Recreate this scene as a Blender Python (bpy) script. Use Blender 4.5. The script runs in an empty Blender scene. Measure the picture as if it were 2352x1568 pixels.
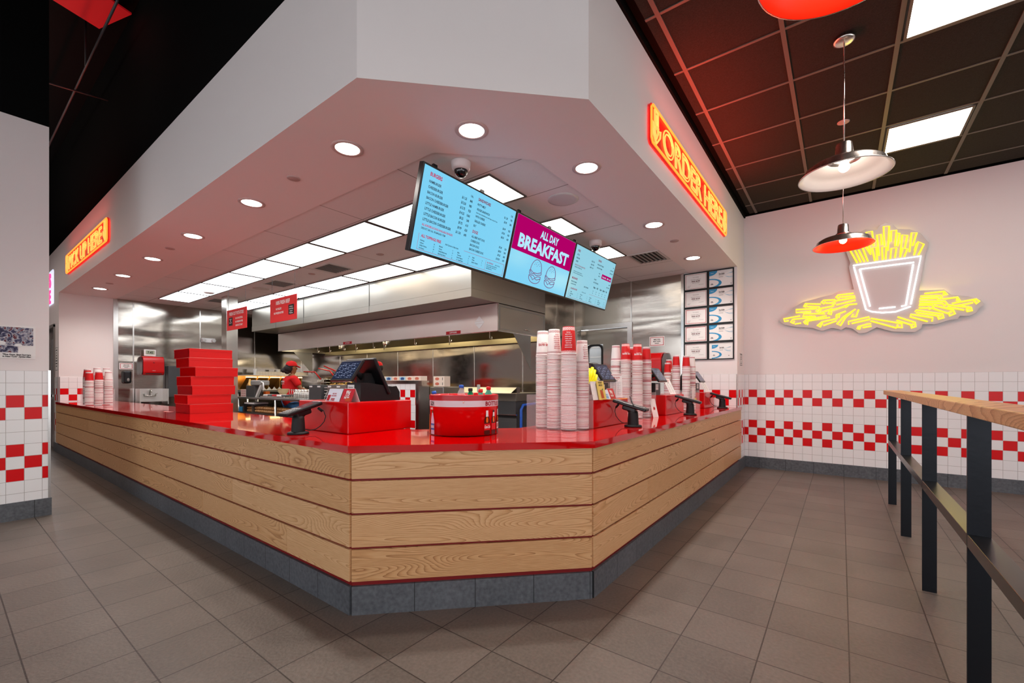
import bpy, bmesh, math, random
from mathutils import Matrix, Vector
random.seed(7)
SC = bpy.context.scene
COL = SC.collection
PI = math.pi
# ------------------------------------------------------------------ camera
cam_d = bpy.data.cameras.new('camera'); cam = bpy.data.objects.new('camera', cam_d); COL.objects.link(cam)
cam_d.sensor_width = 36.0; cam_d.lens = 36.0*1003/2352
cam_d.shift_y = (880-784)/2352; cam_d.clip_start = 0.02; cam_d.clip_end = 60
cam.location = (0, 0, 1.27); cam.rotation_euler = (PI/2, 0, math.radians(37))
SC.camera = cam
# ------------------------------------------------------------------ world, exposure
W = bpy.data.worlds.new('world'); SC.world = W; W.use_nodes = True
W.node_tree.nodes['Background'].inputs[0].default_value = (0.93, 0.955, 1.0, 1)
W.node_tree.nodes['Background'].inputs[1].default_value = 3.0
SC.view_settings.view_transform = 'Standard'; SC.view_settings.look = 'None'
SC.view_settings.gamma = 1; SC.view_settings.exposure = 0.12; SC.view_settings.use_curve_mapping = False
PANEL = 4.5          # ceiling panel radiance
PANEL_D = 11.0
DOWN_W = 75.0        # watts of each recessed downlight
# ------------------------------------------------------------------ colour and nodes
def lin(c):
    if isinstance(c, str):
        c = c.lstrip('#'); c = [int(c[i:i+2], 16)/255 for i in (0, 2, 4)]
    return tuple(((v+0.055)/1.055)**2.4 if v > 0.04045 else v/12.92 for v in c) + (1,)
MATS = {}
def mat(name, color='#808080', rough=.5, metal=0, emit=None, es=1.0, spec=.5, bump=None, coat=0, trans=0, ior=1.45, alpha=1):
    if name in MATS: return MATS[name]
    m = bpy.data.materials.new(name); m.use_nodes = True; MATS[name] = m
    b = m.node_tree.nodes['Principled BSDF']
    b.inputs['Base Color'].default_value = lin(color); b.inputs['Roughness'].default_value = rough
    b.inputs['Metallic'].default_value = metal; b.inputs['Specular IOR Level'].default_value = spec
    b.inputs['Coat Weight'].default_value = coat; b.inputs['Transmission Weight'].default_value = trans
    b.inputs['IOR'].default_value = ior; b.inputs['Alpha'].default_value = alpha
    b.inputs['Coat Roughness'].default_value = .03
    if emit is not None:
        b.inputs['Emission Color'].default_value = lin(emit); b.inputs['Emission Strength'].default_value = es
    if bump:
        G = NG(m); n = G.noise(G.coord(bump[2] if len(bump) > 2 else None), bump[0], 3); G.bump(n, bump[1])
    return m
class NG:
    def __init__(s, m):
        s.m = m; s.t = m.node_tree; s.b = s.t.nodes['Principled BSDF']
    def n(s, ty, **k):
        x = s.t.nodes.new(ty)
        for a, v in k.items(): setattr(x, a, v)
        return x
    def put(s, sock, v):
        if isinstance(v, bpy.types.NodeSocket): s.t.links.new(v, sock)
        elif isinstance(v, tuple) and len(v) == 4 or not hasattr(sock.default_value, '__len__'): sock.default_value = v
        else: sock.default_value = v
    def M(s, op, a, b=0.0, c=0.0):
        x = s.n('ShaderNodeMath', operation=op); s.put(x.inputs[0], a); s.put(x.inputs[1], b); s.put(x.inputs[2], c); return x.outputs[0]
    def coord(s, scale=None, kind='Object'):
        o = s.n('ShaderNodeTexCoord').outputs[kind]
        if scale:
            x = s.n('ShaderNodeMapping'); s.put(x.inputs[0], o); x.inputs[3].default_value = scale; o = x.outputs[0]
        return o
    def sep(s, v):
        x = s.n('ShaderNodeSeparateXYZ'); s.put(x.inputs[0], v); return x.outputs
    def noise(s, v, sc, det=2, dist=0.0, rough=.5):
        x = s.n('ShaderNodeTexNoise'); s.put(x.inputs['Vector'], v); x.inputs['Scale'].default_value = sc
        x.inputs['Detail'].default_value = det; x.inputs['Distortion'].default_value = dist; x.inputs['Roughness'].default_value = rough; return x.outputs[0]
    def mix(s, f, a, b):
        x = s.n('ShaderNodeMix', data_type='RGBA'); s.put(x.inputs[0], f); s.put(x.inputs[6], a); s.put(x.inputs[7], b); return x.outputs[2]
    def bump(s, h, st, dist=.01):
        x = s.n('ShaderNodeBump'); s.put(x.inputs['Height'], h); x.inputs['Strength'].default_value = st; x.inputs['Distance'].default_value = dist
        s.put(s.b.inputs['Normal'], x.outputs[0])
    def ramp(s, f, pts):
        x = s.n('ShaderNodeValToRGB'); s.put(x.inputs[0], f); e = x.color_ramp.elements
        while len(e) < len(pts): e.new(.5)
        for q, (p, c) in zip(e, pts): q.position = p; q.color = lin(c)
        return x.outputs[0]
    def line(s, v, off, pitch, w):      # 1 inside a joint of width w
        a = s.M('FRACT', s.M('DIVIDE', s.M('SUBTRACT', v, off-w/2), pitch)); return s.M('LESS_THAN', a, w/pitch)
    def base(s, c): s.put(s.b.inputs['Base Color'], c)
def floor_mat():
    m = mat('floor_tile', '#7d736c', .42); G = NG(m); x, y, z = G.sep(G.coord())
    j = G.M('MAXIMUM', G.line(x, .03, .338, .006), G.line(y, 2.61, .338, .006))
    cx = G.M('FLOOR', G.M('DIVIDE', G.M('SUBTRACT', x, .03), .338)); cy = G.M('FLOOR', G.M('DIVIDE', G.M('SUBTRACT', y, 2.61), .338))
    r = G.M('FRACT', G.M('MULTIPLY', G.M('SINE', G.M('ADD', G.M('MULTIPLY', cx, 12.99), G.M('MULTIPLY', cy, 78.2))), 437.5))
    n = G.noise(G.coord(), 60, 4); n2 = G.noise(G.coord(), 2.2, 3)
    c = G.ramp(G.M('ADD', G.M('MULTIPLY', n, .55), G.M('ADD', G.M('MULTIPLY', r, .14), G.M('MULTIPLY', n2, .35))), [(.3, '#57504a'), (.72, '#7a7068')])
    G.base(G.mix(j, c, lin('#38302c'))); G.bump(G.M('SUBTRACT', n, G.M('MULTIPLY', j, 2)), .5, .004)
    G.put(G.b.inputs['Roughness'], G.M('ADD', .33, G.M('MULTIPLY', n, .25))); return m
def tile_mat(name, axis, off, par=0, top=1.404, p=.1143):
    m = mat(name, '#e6e6e6', .25, spec=.3); G = NG(m); xyz = G.sep(G.coord()); u = xyz[axis]; z = xyz[2]
    j = G.M('MAXIMUM', G.line(u, off, p, .0035), G.line(z, top, p, .0035))
    col = G.M('FLOOR', G.M('DIVIDE', G.M('SUBTRACT', u, off), p)); row = G.M('FLOOR', G.M('DIVIDE', G.M('SUBTRACT', top, z), p))
    chk = G.M('LESS_THAN', G.M('FRACT', G.M('MULTIPLY', G.M('ADD', G.M('ADD', col, row), 100.0+par), .5)), .25)
    a = G.M('MULTIPLY', G.M('GREATER_THAN', row, 1.5), G.M('LESS_THAN', row, 3.5))
    b = G.M('MULTIPLY', G.M('GREATER_THAN', row, 5.5), G.M('LESS_THAN', row, 8.5))
    red = G.M('MULTIPLY', chk, G.M('MAXIMUM', a, b))
    G.base(G.mix(j, G.mix(red, lin('#f2f1f1'), lin('#dd0009')), lin('#b9b3b0')))
    G.bump(G.M('SUBTRACT', 1.0, j), .5, .003); return m
def oak_mat(name='oak', tone=('#cc9a68', '#e2b88a', '#8f5c32')):
    m = mat(name, '#c79866', .42, spec=.4); G = NG(m)
    oi = G.n('ShaderNodeObjectInfo').outputs['Random']
    x = G.n('ShaderNodeMapping'); G.put(x.inputs[0], G.coord()); x.inputs[3].default_value = (1, 1, 1)
    cb = G.n('ShaderNodeCombineXYZ'); G.put(cb.inputs[0], G.M('MULTIPLY', oi, 37.0)); G.put(cb.inputs[1], G.M('MULTIPLY', oi, 11.0)); G.put(cb.inputs[2], G.M('MULTIPLY', oi, 5.0))
    G.put(x.inputs[1], cb.outputs[0]); v = x.outputs[0]
    def sc(s3):
        q = G.n('ShaderNodeMapping'); G.put(q.inputs[0], v); q.inputs[3].default_value = s3; return q.outputs[0]
    big = G.noise(sc((.75, .75, 5.0)), 1.0, .7, .12)
    wob = G.noise(sc((7, 7, 40)), 1.0, 2)
    rings = G.M('FRACT', G.M('MULTIPLY', G.M('ADD', big, G.M('MULTIPLY', wob, .012)), 70.0))
    rings = G.M('POWER', rings, 3.0)
    pores = G.noise(sc((12, 60, 260)), 1.0, 3); tone_n = G.noise(sc((.4, .4, 1.2)), 1.0, 2)
    f = G.M('ADD', G.M('MULTIPLY', rings, .40), G.M('ADD', G.M('MULTIPLY', pores, .44), G.M('MULTIPLY', tone_n, .3)))
    f = G.M('ADD', f, G.M('MULTIPLY', oi, .12))
    G.base(G.ramp(f, [(.28, tone[1]), (.62, tone[0]), (1.0, tone[2])]))
    G.bump(pores, .12, .002); return m
def steel_mat(name, color, rough, wav=.25, sc=(1, 1, 2.2), st=1.0):
    m = mat(name, color, rough, 1.0); G = NG(m)
    w = G.noise(G.coord(sc), 1.0, 0.6, .35); f = G.noise(G.coord((3, 3, 240)), 1.0, 2)
    G.bump(G.M('ADD', w, G.M('MULTIPLY', f, .006)), wav, .13)
    G.put(G.b.inputs['Roughness'], G.M('ADD', rough-.04, G.M('MULTIPLY', G.noise(G.coord(), 9, 3), .1))); return m
def grid_ceiling_mat(name, col, linecol, ox, px, oy, py, w, sp=.35, speck=120):
    m = mat(name, col, .85, spec=.2); G = NG(m); x, y, z = G.sep(G.coord())
    j = G.M('MAXIMUM', G.line(x, ox, px, w), G.line(y, oy, py, w)); n = G.noise(G.coord(), speck, 3)
    c = G.mix(G.M('MULTIPLY', n, sp), lin(col), lin('#000000')); G.base(G.mix(j, c, lin(linecol))); G.bump(n, .25, .003); return m
# materials
M_floor = floor_mat()
M_wall = mat('wall_paint', '#ebe3e1', .6, bump=(220, .04))
M_black = mat('black_paint', '#050505', .8, spec=.1)
M_base = mat('slate_tile', '#55575a', .5, bump=(90, .25))
G = NG(M_base); G.base(G.ramp(G.noise(G.coord(), 45, 4), [(.3, '#494c50'), (.75, '#6b6d6f')]))
M_joint = mat('slate_joint', '#34363a', .8)
M_red = mat('red_quartz', '#cb0204', .05, spec=.6, coat=.3)
G = NG(M_red); G.base(G.ramp(G.noise(G.coord(), 300, 2), [(.4, '#c60003'), (.7, '#d10608')])); 
M_redbox = mat('red_laminate', '#c80003', .16, spec=.5)
M_dkred = mat('dark_red_backing', '#7c0306', .5)
M_oak = oak_mat()
M_rail = oak_mat('rail_oak', ('#c08a58', '#dfb381', '#8b6038'))
M_steel = steel_mat('brushed_steel_sheet', '#aea79f', .12, .30, (.55, .55, 2.4))
M_steel2 = steel_mat('satin_steel_hood', '#a9a49b', .36, .08)
M_steel3 = mat('steel_trim', '#cfcdca', .22, 1)
M_steelD = steel_mat('dull_steel', '#8f8d8a', .38, .05)
M_tin = mat('galvanised_edge', '#9b9a98', .35, 1)
M_chrome = mat('spun_aluminium', '#d9d4ce', .27, 1)
M_bsteel = mat('black_steel', '#24262b', .32, .7, bump=(40, .05))
M_lsteel = mat('bare_flat_bar', '#4a4846', .28, .9)
M_blk = mat('black_plastic', '#0c0d11', .35); M_blk2 = mat('matt_black', '#101012', .6)
M_dkgrey = mat('dark_grey_metal', '#4c4d4f', .45, .3); M_grey = mat('grey_plastic', '#8c8b88', .5); M_lgrey = mat('light_grey', '#c9c7c4', .45)
M_white = mat('white_plastic', '#ecebea', .4); M_paper = mat('white_paper', '#eeebe8', .7); M_print = mat('black_print', '#1b1b1d', .7)
M_rprint = mat('red_print', '#b3121f', .6); M_redpl = mat('red_plastic', '#c8070c', .22); M_box = mat('red_cardboard', '#d80606', .45)
M_boxs = mat('red_carton_gloss', '#b40a12', .25); M_kraft = mat('kraft_edge', '#e39a93', .6)
M_yel = mat('glowing_yellow_enamel', '#f2e600', .35, emit='#f2e600', es=.25); M_yel2 = mat('cream_card', '#e7cf6a', .6)  # slight glow put into the ornament's yellow, though it is no lamp
M_blue = mat('blue_plastic', '#1c55b8', .35); M_blue2 = mat('light_blue_print', '#2f93c4', .5); M_green = mat('green_bottle', '#0d7a4e', .12, spec=.6)
M_lgreen = mat('pale_green_bottle', '#58b79b', .15); M_clear = mat('clear_acrylic', '#f4f6f8', .05, alpha=.09, spec=.9)
M_glass = mat('clear_glass', '#dfe6e6', .03, alpha=.3, spec=.9)
M_frost = mat('frosted_acrylic', '#cfc9c8', .25, spec=.6)
M_amber = mat('amber_heated_steel', '#caa365', .28, .9); M_glow = mat('heat_lamp', '#ffd890', .4, emit='#ffdc98', es=5)
M_fries = mat('golden_food', '#c99a35', .6, bump=(60, .5)); M_bun = mat('bread_in_bags', '#a87a48', .35, bump=(30, .8)); M_orange = mat('orange_sauce', '#c65a12', .4)
M_panel = mat('light_diffuser', '#ffffff', .5, emit='#f4fbff', es=PANEL); M_panelw = mat('warm_light_diffuser', '#ffffff', .5, emit='#fff6ea', es=PANEL)
M_paneld = mat('dining_light_diffuser', '#ffffff', .5, emit='#fff0e6', es=PANEL_D)
M_down = mat('downlight_lens', '#ffffff', .5, emit='#fff4ea', es=14)
M_neonY = mat('yellow_neon', '#ffe600', .4, emit='#ffe238', es=1.1); M_neonW = mat('white_neon', '#ffffff', .4, emit='#f2fbff', es=1.5)
M_neonR = mat('orange_red_neon', '#ff6a1c', .4, emit='#ff7a2a', es=2.2); M_signred = mat('red_lit_panel', '#c30b12', .4, emit='#e00a10', es=.3)
M_halo = mat('red_neon_tube', '#ff2010', .4, emit='#ff2414', es=5)
M_bulb = mat('lamp_bulb', '#ffffff', .4, emit='#fff2e0', es=9); M_redin = mat('orange_red_enamel', '#ff3010', .35); M_whin = mat('white_enamel', '#e8ddd8', .35)
M_skin = mat('brown_skin', '#8a5636', .5); M_hair = mat('dark_hair', '#1c1210', .7, bump=(60, .6)); M_cloth = mat('red_cotton', '#cf0d12', .8, bump=(90, .2)); M_pants = mat('black_cotton', '#17181c', .8)
M_apron = mat('blue_cloth', '#2d6ea8', .8)
M_ktile = grid_ceiling_mat('vinyl_ceiling_tile', '#e6e6e5', '#8d8a88', -5.08, 1.148, 2.66, .575, .009, .06, 40)
M_btile = grid_ceiling_mat('black_ceiling_tile', '#3a332d', '#3a332d', 0, 9, 0, 9, .0001, .75, 130)
M_tbar = mat('ceiling_t_bar', '#625951', .5, spec=.4)
# ------------------------------------------------------------------ mesh builder
class MB:
    def __init__(s): s.v = []; s.f = []; s.mi = []; s.sm = []; s.M = Matrix()
    def add(s, vs, fs, mi=0, M=None, smooth=False):
        k = len(s.v); T = s.M @ M if M is not None else s.M
        s.v += [tuple(T @ Vector(p)) for p in vs]
        for f in fs: s.f.append(tuple(i+k for i in f)); s.mi.append(mi); s.sm.append(smooth)
        return s
    def box(s, x0, x1, y0, y1, z0, z1, mi=0, M=None):
        v = [(x0,y0,z0),(x1,y0,z0),(x1,y1,z0),(x0,y1,z0),(x0,y0,z1),(x1,y0,z1),(x1,y1,z1),(x0,y1,z1)]
        return s.add(v, [(0,3,2,1),(4,5,6,7),(0,1,5,4),(1,2,6,5),(2,3,7,6),(3,0,4,7)], mi, M)
    def bbox(s, x0, x1, y0, y1, z0, z1, r=.005, mi=0, M=None):    # box with bevelled edges
        b = bmesh.new(); bmesh.ops.create_cube(b, size=1)
        for q in b.verts: q.co = Vector(((x0+x1)/2+q.co.x*(x1-x0), (y0+y1)/2+q.co.y*(y1-y0), (z0+z1)/2+q.co.z*(z1-z0)))
        bmesh.ops.bevel(b, geom=b.edges[:], offset=r, segments=2, profile=.5, affect='EDGES')
        b.verts.index_update(); s.add([q.co[:] for q in b.verts], [[q.index for q in f.verts] for f in b.faces], mi, M); b.free(); return s
    def prism(s, poly, z0, z1, mi=0, M=None):      # poly in local xy, extruded along local z
        n = len(poly); v = [(x, y, z0) for x, y in poly]+[(x, y, z1) for x, y in poly]
        f = [tuple(range(n))[::-1], tuple(range(n, 2*n))]+[(i, (i+1) % n, n+(i+1) % n, n+i) for i in range(n)]
        b = bmesh.new(); bv = [b.verts.new(p) for p in v]
        for q in f: b.faces.new([bv[i] for i in q])
        bmesh.ops.recalc_face_normals(b, faces=b.faces[:]); bmesh.ops.triangulate(b, faces=[q for q in b.faces if len(q.verts) > 4])
        b.verts.index_update(); s.add([q.co[:] for q in b.verts], [[q.index for q in g.verts] for g in b.faces], mi, M); b.free(); return s
    def lathe(s, prof, seg=24, mi=0, M=None, smooth=True, close=True, ax=1.0, ay=1.0):
        v = []; f = []
        for r, z in prof:
            for k in range(seg): a = 2*PI*k/seg; v.append((r*ax*math.cos(a), r*ay*math.sin(a), z))
        for i in range(len(prof)-1):
            for k in range(seg):
                a = i*seg+k; b = i*seg+(k+1) % seg; f.append((a, b, b+seg, a+seg))
        if close:
            if prof[0][0] > 1e-5: f.append(tuple(range(seg))[::-1])
            if prof[-1][0] > 1e-5: f.append(tuple((len(prof)-1)*seg+k for k in range(seg)))
        return s.add(v, f, mi, M, smooth)
    def cyl(s, x, y, z0, z1, r, seg=20, mi=0, r2=None, M=None):
        T = Matrix.Translation((x, y, 0)); T = M @ T if M is not None else T
        return s.lathe([(r, z0), (r if r2 is None else r2, z1)], seg, mi, T)
    def tube(s, pts, r, seg=8, mi=0, M=None, closed=False, cap=True):
        P = [Vector(p) for p in pts]; n = len(P); v = []; f = []; up = None
        for i in range(n):
            d = (P[(i+1) % n]-P[i-1]) if closed else (P[min(i+1, n-1)]-P[max(i-1, 0)])
            d.normalize()
            if up is None: up = Vector((0, 0, 1)) if abs(d.z) < .9 else Vector((1, 0, 0))
            a = d.cross(up)
            if a.length < 1e-4: a = d.cross(Vector((1, .3, .2)))
            a.normalize(); b = a.cross(d); up = b
            rr = r[i] if isinstance(r, (list, tuple)) else r
            for k in range(seg): t = 2*PI*k/seg; v.append(tuple(P[i]+a*rr*math.cos(t)+b*rr*math.sin(t)))
        for i in range(n if closed else n-1):
            for k in range(seg):
                j = (i+1) % n; f.append((i*seg+k, i*seg+(k+1) % seg, j*seg+(k+1) % seg, j*seg+k))
        if cap and not closed: f.append(tuple(range(seg))[::-1]); f.append(tuple((n-1)*seg+k for k in range(seg)))
        return s.add(v, f, mi, M, True)
    def ball(s, x, y, z, r, mi=0, sx=1, sy=1, sz=1, seg=16, M=None):
        pr = [(r*math.sin(PI*i/8), -r*math.cos(PI*i/8)) for i in range(9)]; pr[0] = (0, -r); pr[-1] = (0, r)
        T = Matrix.Translation((x, y, z)) @ Matrix.Diagonal((sx, sy, sz, 1)); T = M @ T if M is not None else T
        return s.lathe(pr, seg, mi, T, close=False)
    def quad(s, a, b, c, d, mi=0, M=None): return s.add([a, b, c, d], [(0, 1, 2, 3)], mi, M)
    def mesh(s, name, mats):
        me = bpy.data.meshes.new(name); me.from_pydata(s.v, [], s.f)
        for m in (mats if isinstance(mats, (list, tuple)) else [mats]): me.materials.append(m)
        me.polygons.foreach_set('material_index', s.mi); me.polygons.foreach_set('use_smooth', s.sm); me.update(); return me
    def build(s, name, mats, parent=None, loc=(0, 0, 0), rz=0, label=None):
        o = bpy.data.objects.new(name, s.mesh(name, mats)); COL.objects.link(o); o.location = loc; o.rotation_euler.z = rz
        if parent is not None: o.parent = parent
        if label: o['label'] = label
        return o
def rnd(poly, r, n=4):     # rounded corners of a convex-ish polygon
    out = []; k = len(poly)
    for i in range(k):
        p = Vector(poly[i]); a = Vector(poly[i-1])-p; b = Vector(poly[(i+1) % k])-p
        q = min(r, a.length*.45, b.length*.45); A = p+a.normalized()*q; B = p+b.normalized()*q
        for j in range(n+1): t = j/n; out.append(tuple(A*(1-t)**2+p*2*t*(1-t)+B*t*t))
    return out
def frame(o, r, u):
    r = Vector(r).normalized(); u = Vector(u).normalized(); n = r.cross(u)
    m = Matrix((r, u, n)).transposed().to_4x4(); m.translation = Vector(o); return m
def FY(o): return frame(o, (1, 0, 0), (0, 0, 1))      # a face that looks towards -Y
def FX(o): return frame(o, (0, 1, 0), (0, 0, 1))      # a face that looks towards +X
def thing(name, label, cat, loc=(0, 0, 0), rz=0, group=None):
    o = bpy.data.objects.new(name, None); COL.objects.link(o); o.location = loc; o.rotation_euler.z = rz
    o.empty_display_size = .1; return tag(o, label, cat, group)
def tag(o, label, cat, group=None, kind=None):
    o['label'] = label; o['category'] = cat
    if group: o['group'] = group
    if kind: o['kind'] = kind
    return o
def struct(o): o['kind'] = 'structure'; return o
def dup(o, loc=None, rz=None, label=None, group=None, parent=None):
    c = o.copy(); COL.objects.link(c)
    if parent is not None: c.parent = parent
    if loc is not None: c.location = loc
    if rz is not None: c.rotation_euler.z = rz
    if label: c['label'] = label
    if group: c['group'] = group
    for ch in list(o.children): dup(ch, parent=c)
    return c
# ------------------------------------------------------------------ lettering
_tc = {}
def tmesh(s, bold=0, neon=0):
    k = (s, bold, neon)
    if k in _tc: return _tc[k]
    cu = bpy.data.curves.new('t', 'FONT'); cu.body = s; cu.offset = bold; cu.resolution_u = 2
    if neon: cu.resolution_u = 6; cu.fill_mode = 'NONE'; cu.bevel_depth = neon; cu.bevel_resolution = 1
    ob = bpy.data.objects.new('t', cu); COL.objects.link(ob); dg = bpy.context.evaluated_depsgraph_get(); dg.update()
    me = bpy.data.meshes.new_from_object(ob.evaluated_get(dg)); v = [p.co[:] for p in me.vertices]; f = [tuple(q.vertices) for q in me.polygons]
    bpy.data.objects.remove(ob); bpy.data.curves.remove(cu); bpy.data.meshes.remove(me)
    if not v: v = [(0, 0, 0)]; f = []
    x0 = min(p[0] for p in v); x1 = max(p[0] for p in v)
    _tc[k] = (v, f, x0, x1); return _tc[k]
CAP = .72
def T(mb, s, F, u, v, h, w=None, al='L', mi=0, bold=0.01, off=.0012, fx=None, sx=.82, neon=0, shear=0):
    V, Fc, x0, x1 = tmesh(s, bold, neon); sc = h/CAP; kx = sc*sx
    if w: kx = min(w/(x1-x0), 9) if al == 'F' else min(kx, w/(x1-x0))
    wd = (x1-x0)*kx; o = {'L': 0, 'F': 0, 'C': -wd/2, 'R': -wd}[al]
    pts = [(u+o+(p[0]-x0)*kx+shear*p[1]*sc, v+p[1]*sc, off+p[2]*sc) for p in V]
    if fx: pts = [fx(p) for p in pts]; mb.add(pts, Fc, mi)
    else: mb.add(pts, Fc, mi, F, smooth=bool(neon))
def R(mb, F, u0, v0, u1, v1, mi=0, off=.0008):
    mb.add([(u0, v0, off), (u1, v0, off), (u1, v1, off), (u0, v1, off)], [(0, 1, 2, 3)], mi, F)
def RB(mb, F, u0, v0, u1, v1, t, mi=0, off=.0009):     # rectangular outline
    R(mb, F, u0, v0, u1, v0+t, mi, off); R(mb, F, u0, v1-t, u1, v1, mi, off); R(mb, F, u0, v0, u0+t, v1, mi, off); R(mb, F, u1-t, v0, u1, v1, mi, off)
def PL(mb, F, pts, r, mi=0, off=.0, seg=6):
    mb.tube([(a, b, off) for a, b in pts], r, seg, mi, F)
def slate_mat(name, axis=0, off=0.0, pitch=.338):
    m = mat(name, '#55575a', .5); G = NG(m); xyz = G.sep(G.coord()); n = G.noise(G.coord(), 45, 4); n2 = G.noise(G.coord(), 3, 2)
    j = G.line(xyz[axis], off, pitch, .005)
    G.base(G.mix(j, G.ramp(G.M('ADD', G.M('MULTIPLY', n, .7), G.M('MULTIPLY', n2, .3)), [(.3, '#45484d'), (.75, '#6a6d72')]), lin('#2c2e31')))
    G.bump(n, .3, .003); return m
M_sl = slate_mat('slate_cove_tile'); M_slX = slate_mat('slate_cove_tile_x', 0, .03); M_slY = slate_mat('slate_cove_tile_y', 1, 2.61)
T_right = tile_mat('wall_tile_right', 0, -1.126); T_cert = tile_mat('wall_tile_return', 0, -1.412, 1); T_leftw = tile_mat('wall_tile_left', 1, .404, 0, 1.388)
T_jambX = tile_mat('wall_tile_jamb', 1, 1.412); T_jambY = tile_mat('wall_tile_jamb_front', 0, -11.5, 0); T_col = tile_mat('wall_tile_column', 1, 7.12, 1)
T_knee = tile_mat('knee_wall_tile', 0, -5.40, 0, 1.402)
# ================================================================== SETTING
struct(MB().box(-16, 7, -5, 9, -.1, 0).build('floor', M_floor))
# right-hand room: far wall with wainscot and cove base
w = struct(MB().box(-1.19, 7, 7.5, 7.7, 0, 3.82).box(-1.19, 7, 7.5, 7.7, 3.82, 3.95, 1).build('wall_right', [M_wall, M_black]))
MB().box(-1.18, 6.98, 7.488, 7.5, .16, 1.404).build('wall_tile', T_right, w)
struct(MB().box(-1.17, 6.98, 7.476, 7.5, 0, .162).build('baseboard_right', M_slX))
# wall block between counter and far wall, return wall with certificates
w = struct(MB().box(-1.93, -1.19, 6.95, 7.7, 0, 3.82).build('wall_return', M_wall))
MB().box(-1.90, -1.192, 6.94, 6.95, .9, 1.404).build('wall_tile', T_cert, w)
MB().box(-1.19, -1.181, 7.0, 7.486, .16, 1.404).build('wall_tile', T_col, w)
MB().box(-1.20, -1.186, 6.934, 6.952, .9, 1.404).build('edge_trim', M_steel3, w)
struct(MB().box(-1.19, -1.165, 7.0, 7.476, 0, .162).build('baseboard_return', M_slY))
# left wall near the camera
w = struct(MB().box(-6.30, -6.13, -3, .68, 0, 3.75).box(-6.30, -6.131, -3, .68, 3.75, 5.6, 1).build('wall_left', [M_wall, M_black]))
MB().box(-6.13, -6.12, -3, .672, .16, 1.388).build('wall_tile', T_leftw, w)
MB().box(-6.31, -6.116, .672, .69, .16, 1.395).build('edge_trim', M_steel3, w)
struct(MB().box(-6.31, -6.105, -3, .695, 0, .165).build('baseboard_left', M_slY))
# far left jamb at the end of the counter
w = struct(MB().box(-11.9, -11.5, 1.40, 2.17, 0, 2.944).box(-14, -11.9, 1.40, 1.6, 2.4, 2.944).build('wall_far_left', M_wall))
MB().box(-11.5, -11.49, 1.412, 2.15, .9, 1.385).build('wall_tile', T_jambX, w)
MB().box(-11.88, -11.5, 1.39, 1.40, .16, 1.385).build('wall_tile', T_jambY, w)
MB().box(-11.51, -11.485, 1.385, 1.412, .16, 1.39).build('edge_trim', M_tin, w)
struct(MB().box(-11.9, -11.48, 1.375, 1.40, 0, .16).build('baseboard_far_left', M_slX))
d = struct(MB().box(-12.9, -11.95, 1.45, 1.5, 0, 2.34).build('door_1', mat('door_grey', '#8a7f80', .35, .3)))
MB().box(-11.96, -11.89, 1.38, 1.52, 0, 2.38).box(-12.98, -12.9, 1.38, 1.52, 0, 2.38).box(-12.98, -11.89, 1.38, 1.52, 2.34, 2.4).build('door_frame', mat('door_frame_grey', '#8f8a86', .4), d)
MB().box(-12.75, -12.05, 1.44, 1.452, .95, 2.15).build('door_window', mat('dim_glass', '#8b8c90', .08, spec=.8), d)
MB().bbox(-12.2, -12.05, 1.38, 1.41, 1.0, 1.06, .01).build('door_handle', M_steel3, d)
struct(MB().box(-16, -15.8, -5, 1.4, 0, 5.6).build('wall_end', M_black))
# unseen storefront side behind the camera, added to shape daylight and reflections: paint above and below, tall window openings between posts
w = struct(MB().box(-16, 7, -5.2, -5, 0, .45).box(-16, 7, -5.2, -5, 3.0, 5.6).box(-16, -6.3, -5.2, -5, .45, 3.0).build('wall_front', M_wall))
m = MB()
for k in range(5, 12): m.box(-16+2.0*k, -15.75+2.0*k, -5.2, -5, .45, 3.0)
m.build('added_window_post', M_wall, w)
m = MB()
for k in range(5, 12): m.box(-14.9+2.0*k, -14.84+2.0*k, -5.15, -5.09, .45, 3.0)
m.box(-6, 7, -5.15, -5.09, 2.3, 2.36).build('added_window_frame', M_blk2, w)
w = struct(MB().box(7, 7.2, -5.2, 7.7, 0, .45).box(7, 7.2, -5.2, 7.7, 3.0, 3.95).box(7, 7.2, 4.5, 7.7, .45, 3.0).build('wall_side', M_wall))  # unseen side wall; window openings added to let light in from the right
m = MB()
for k in range(6): m.box(7.0, 7.2, -5.2+1.9*k, -4.95+1.9*k, .45, 3.0)
m.build('added_window_post', M_wall, w)
# kitchen walls: sheet steel, panel joints as raised strips
def joints(w, F, us, z0, z1, wd=.02):
    m = MB()
    for u in us: m.box(u-wd/2, u+wd/2, z0, z1, 0, .006, 0, F)
    m.build('panel_joint', M_steel3, w)
w = struct(MB().box(-11.7, -11.5, 2.17, 7.15, 0, 2.96).build('wall_kitchen_left', M_steel))
joints(w, FX((-11.5, 0, 0)), (2.215, 2.46, 3.617, 4.764, 5.92), 0, 2.9)
MB().box(-11.505, -11.485, 2.15, 2.21, .9, 2.95).build('edge_trim', M_steel3, w)
w = struct(MB().box(-11.7, -3.80, 6.95, 7.15, 0, 2.96).box(-2.79, -1.93, 6.95, 7.15, 0, 2.96).box(-3.80, -2.79, 6.95, 7.15, 2.27, 2.96).build('wall_kitchen_back', M_steel))
joints(w, FY((0, 6.95, 0)), (-10.06, -8.79, -7.52, -6.25, -4.98), 0, 2.05)
joints(w, FY((0, 6.95, 0)), (-3.83, -2.77), 2.27, 2.95, .018)
MB().box(-1.965, -1.925, 6.925, 6.955, .9, 2.95).build('edge_trim', M_steel3, w)
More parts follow.
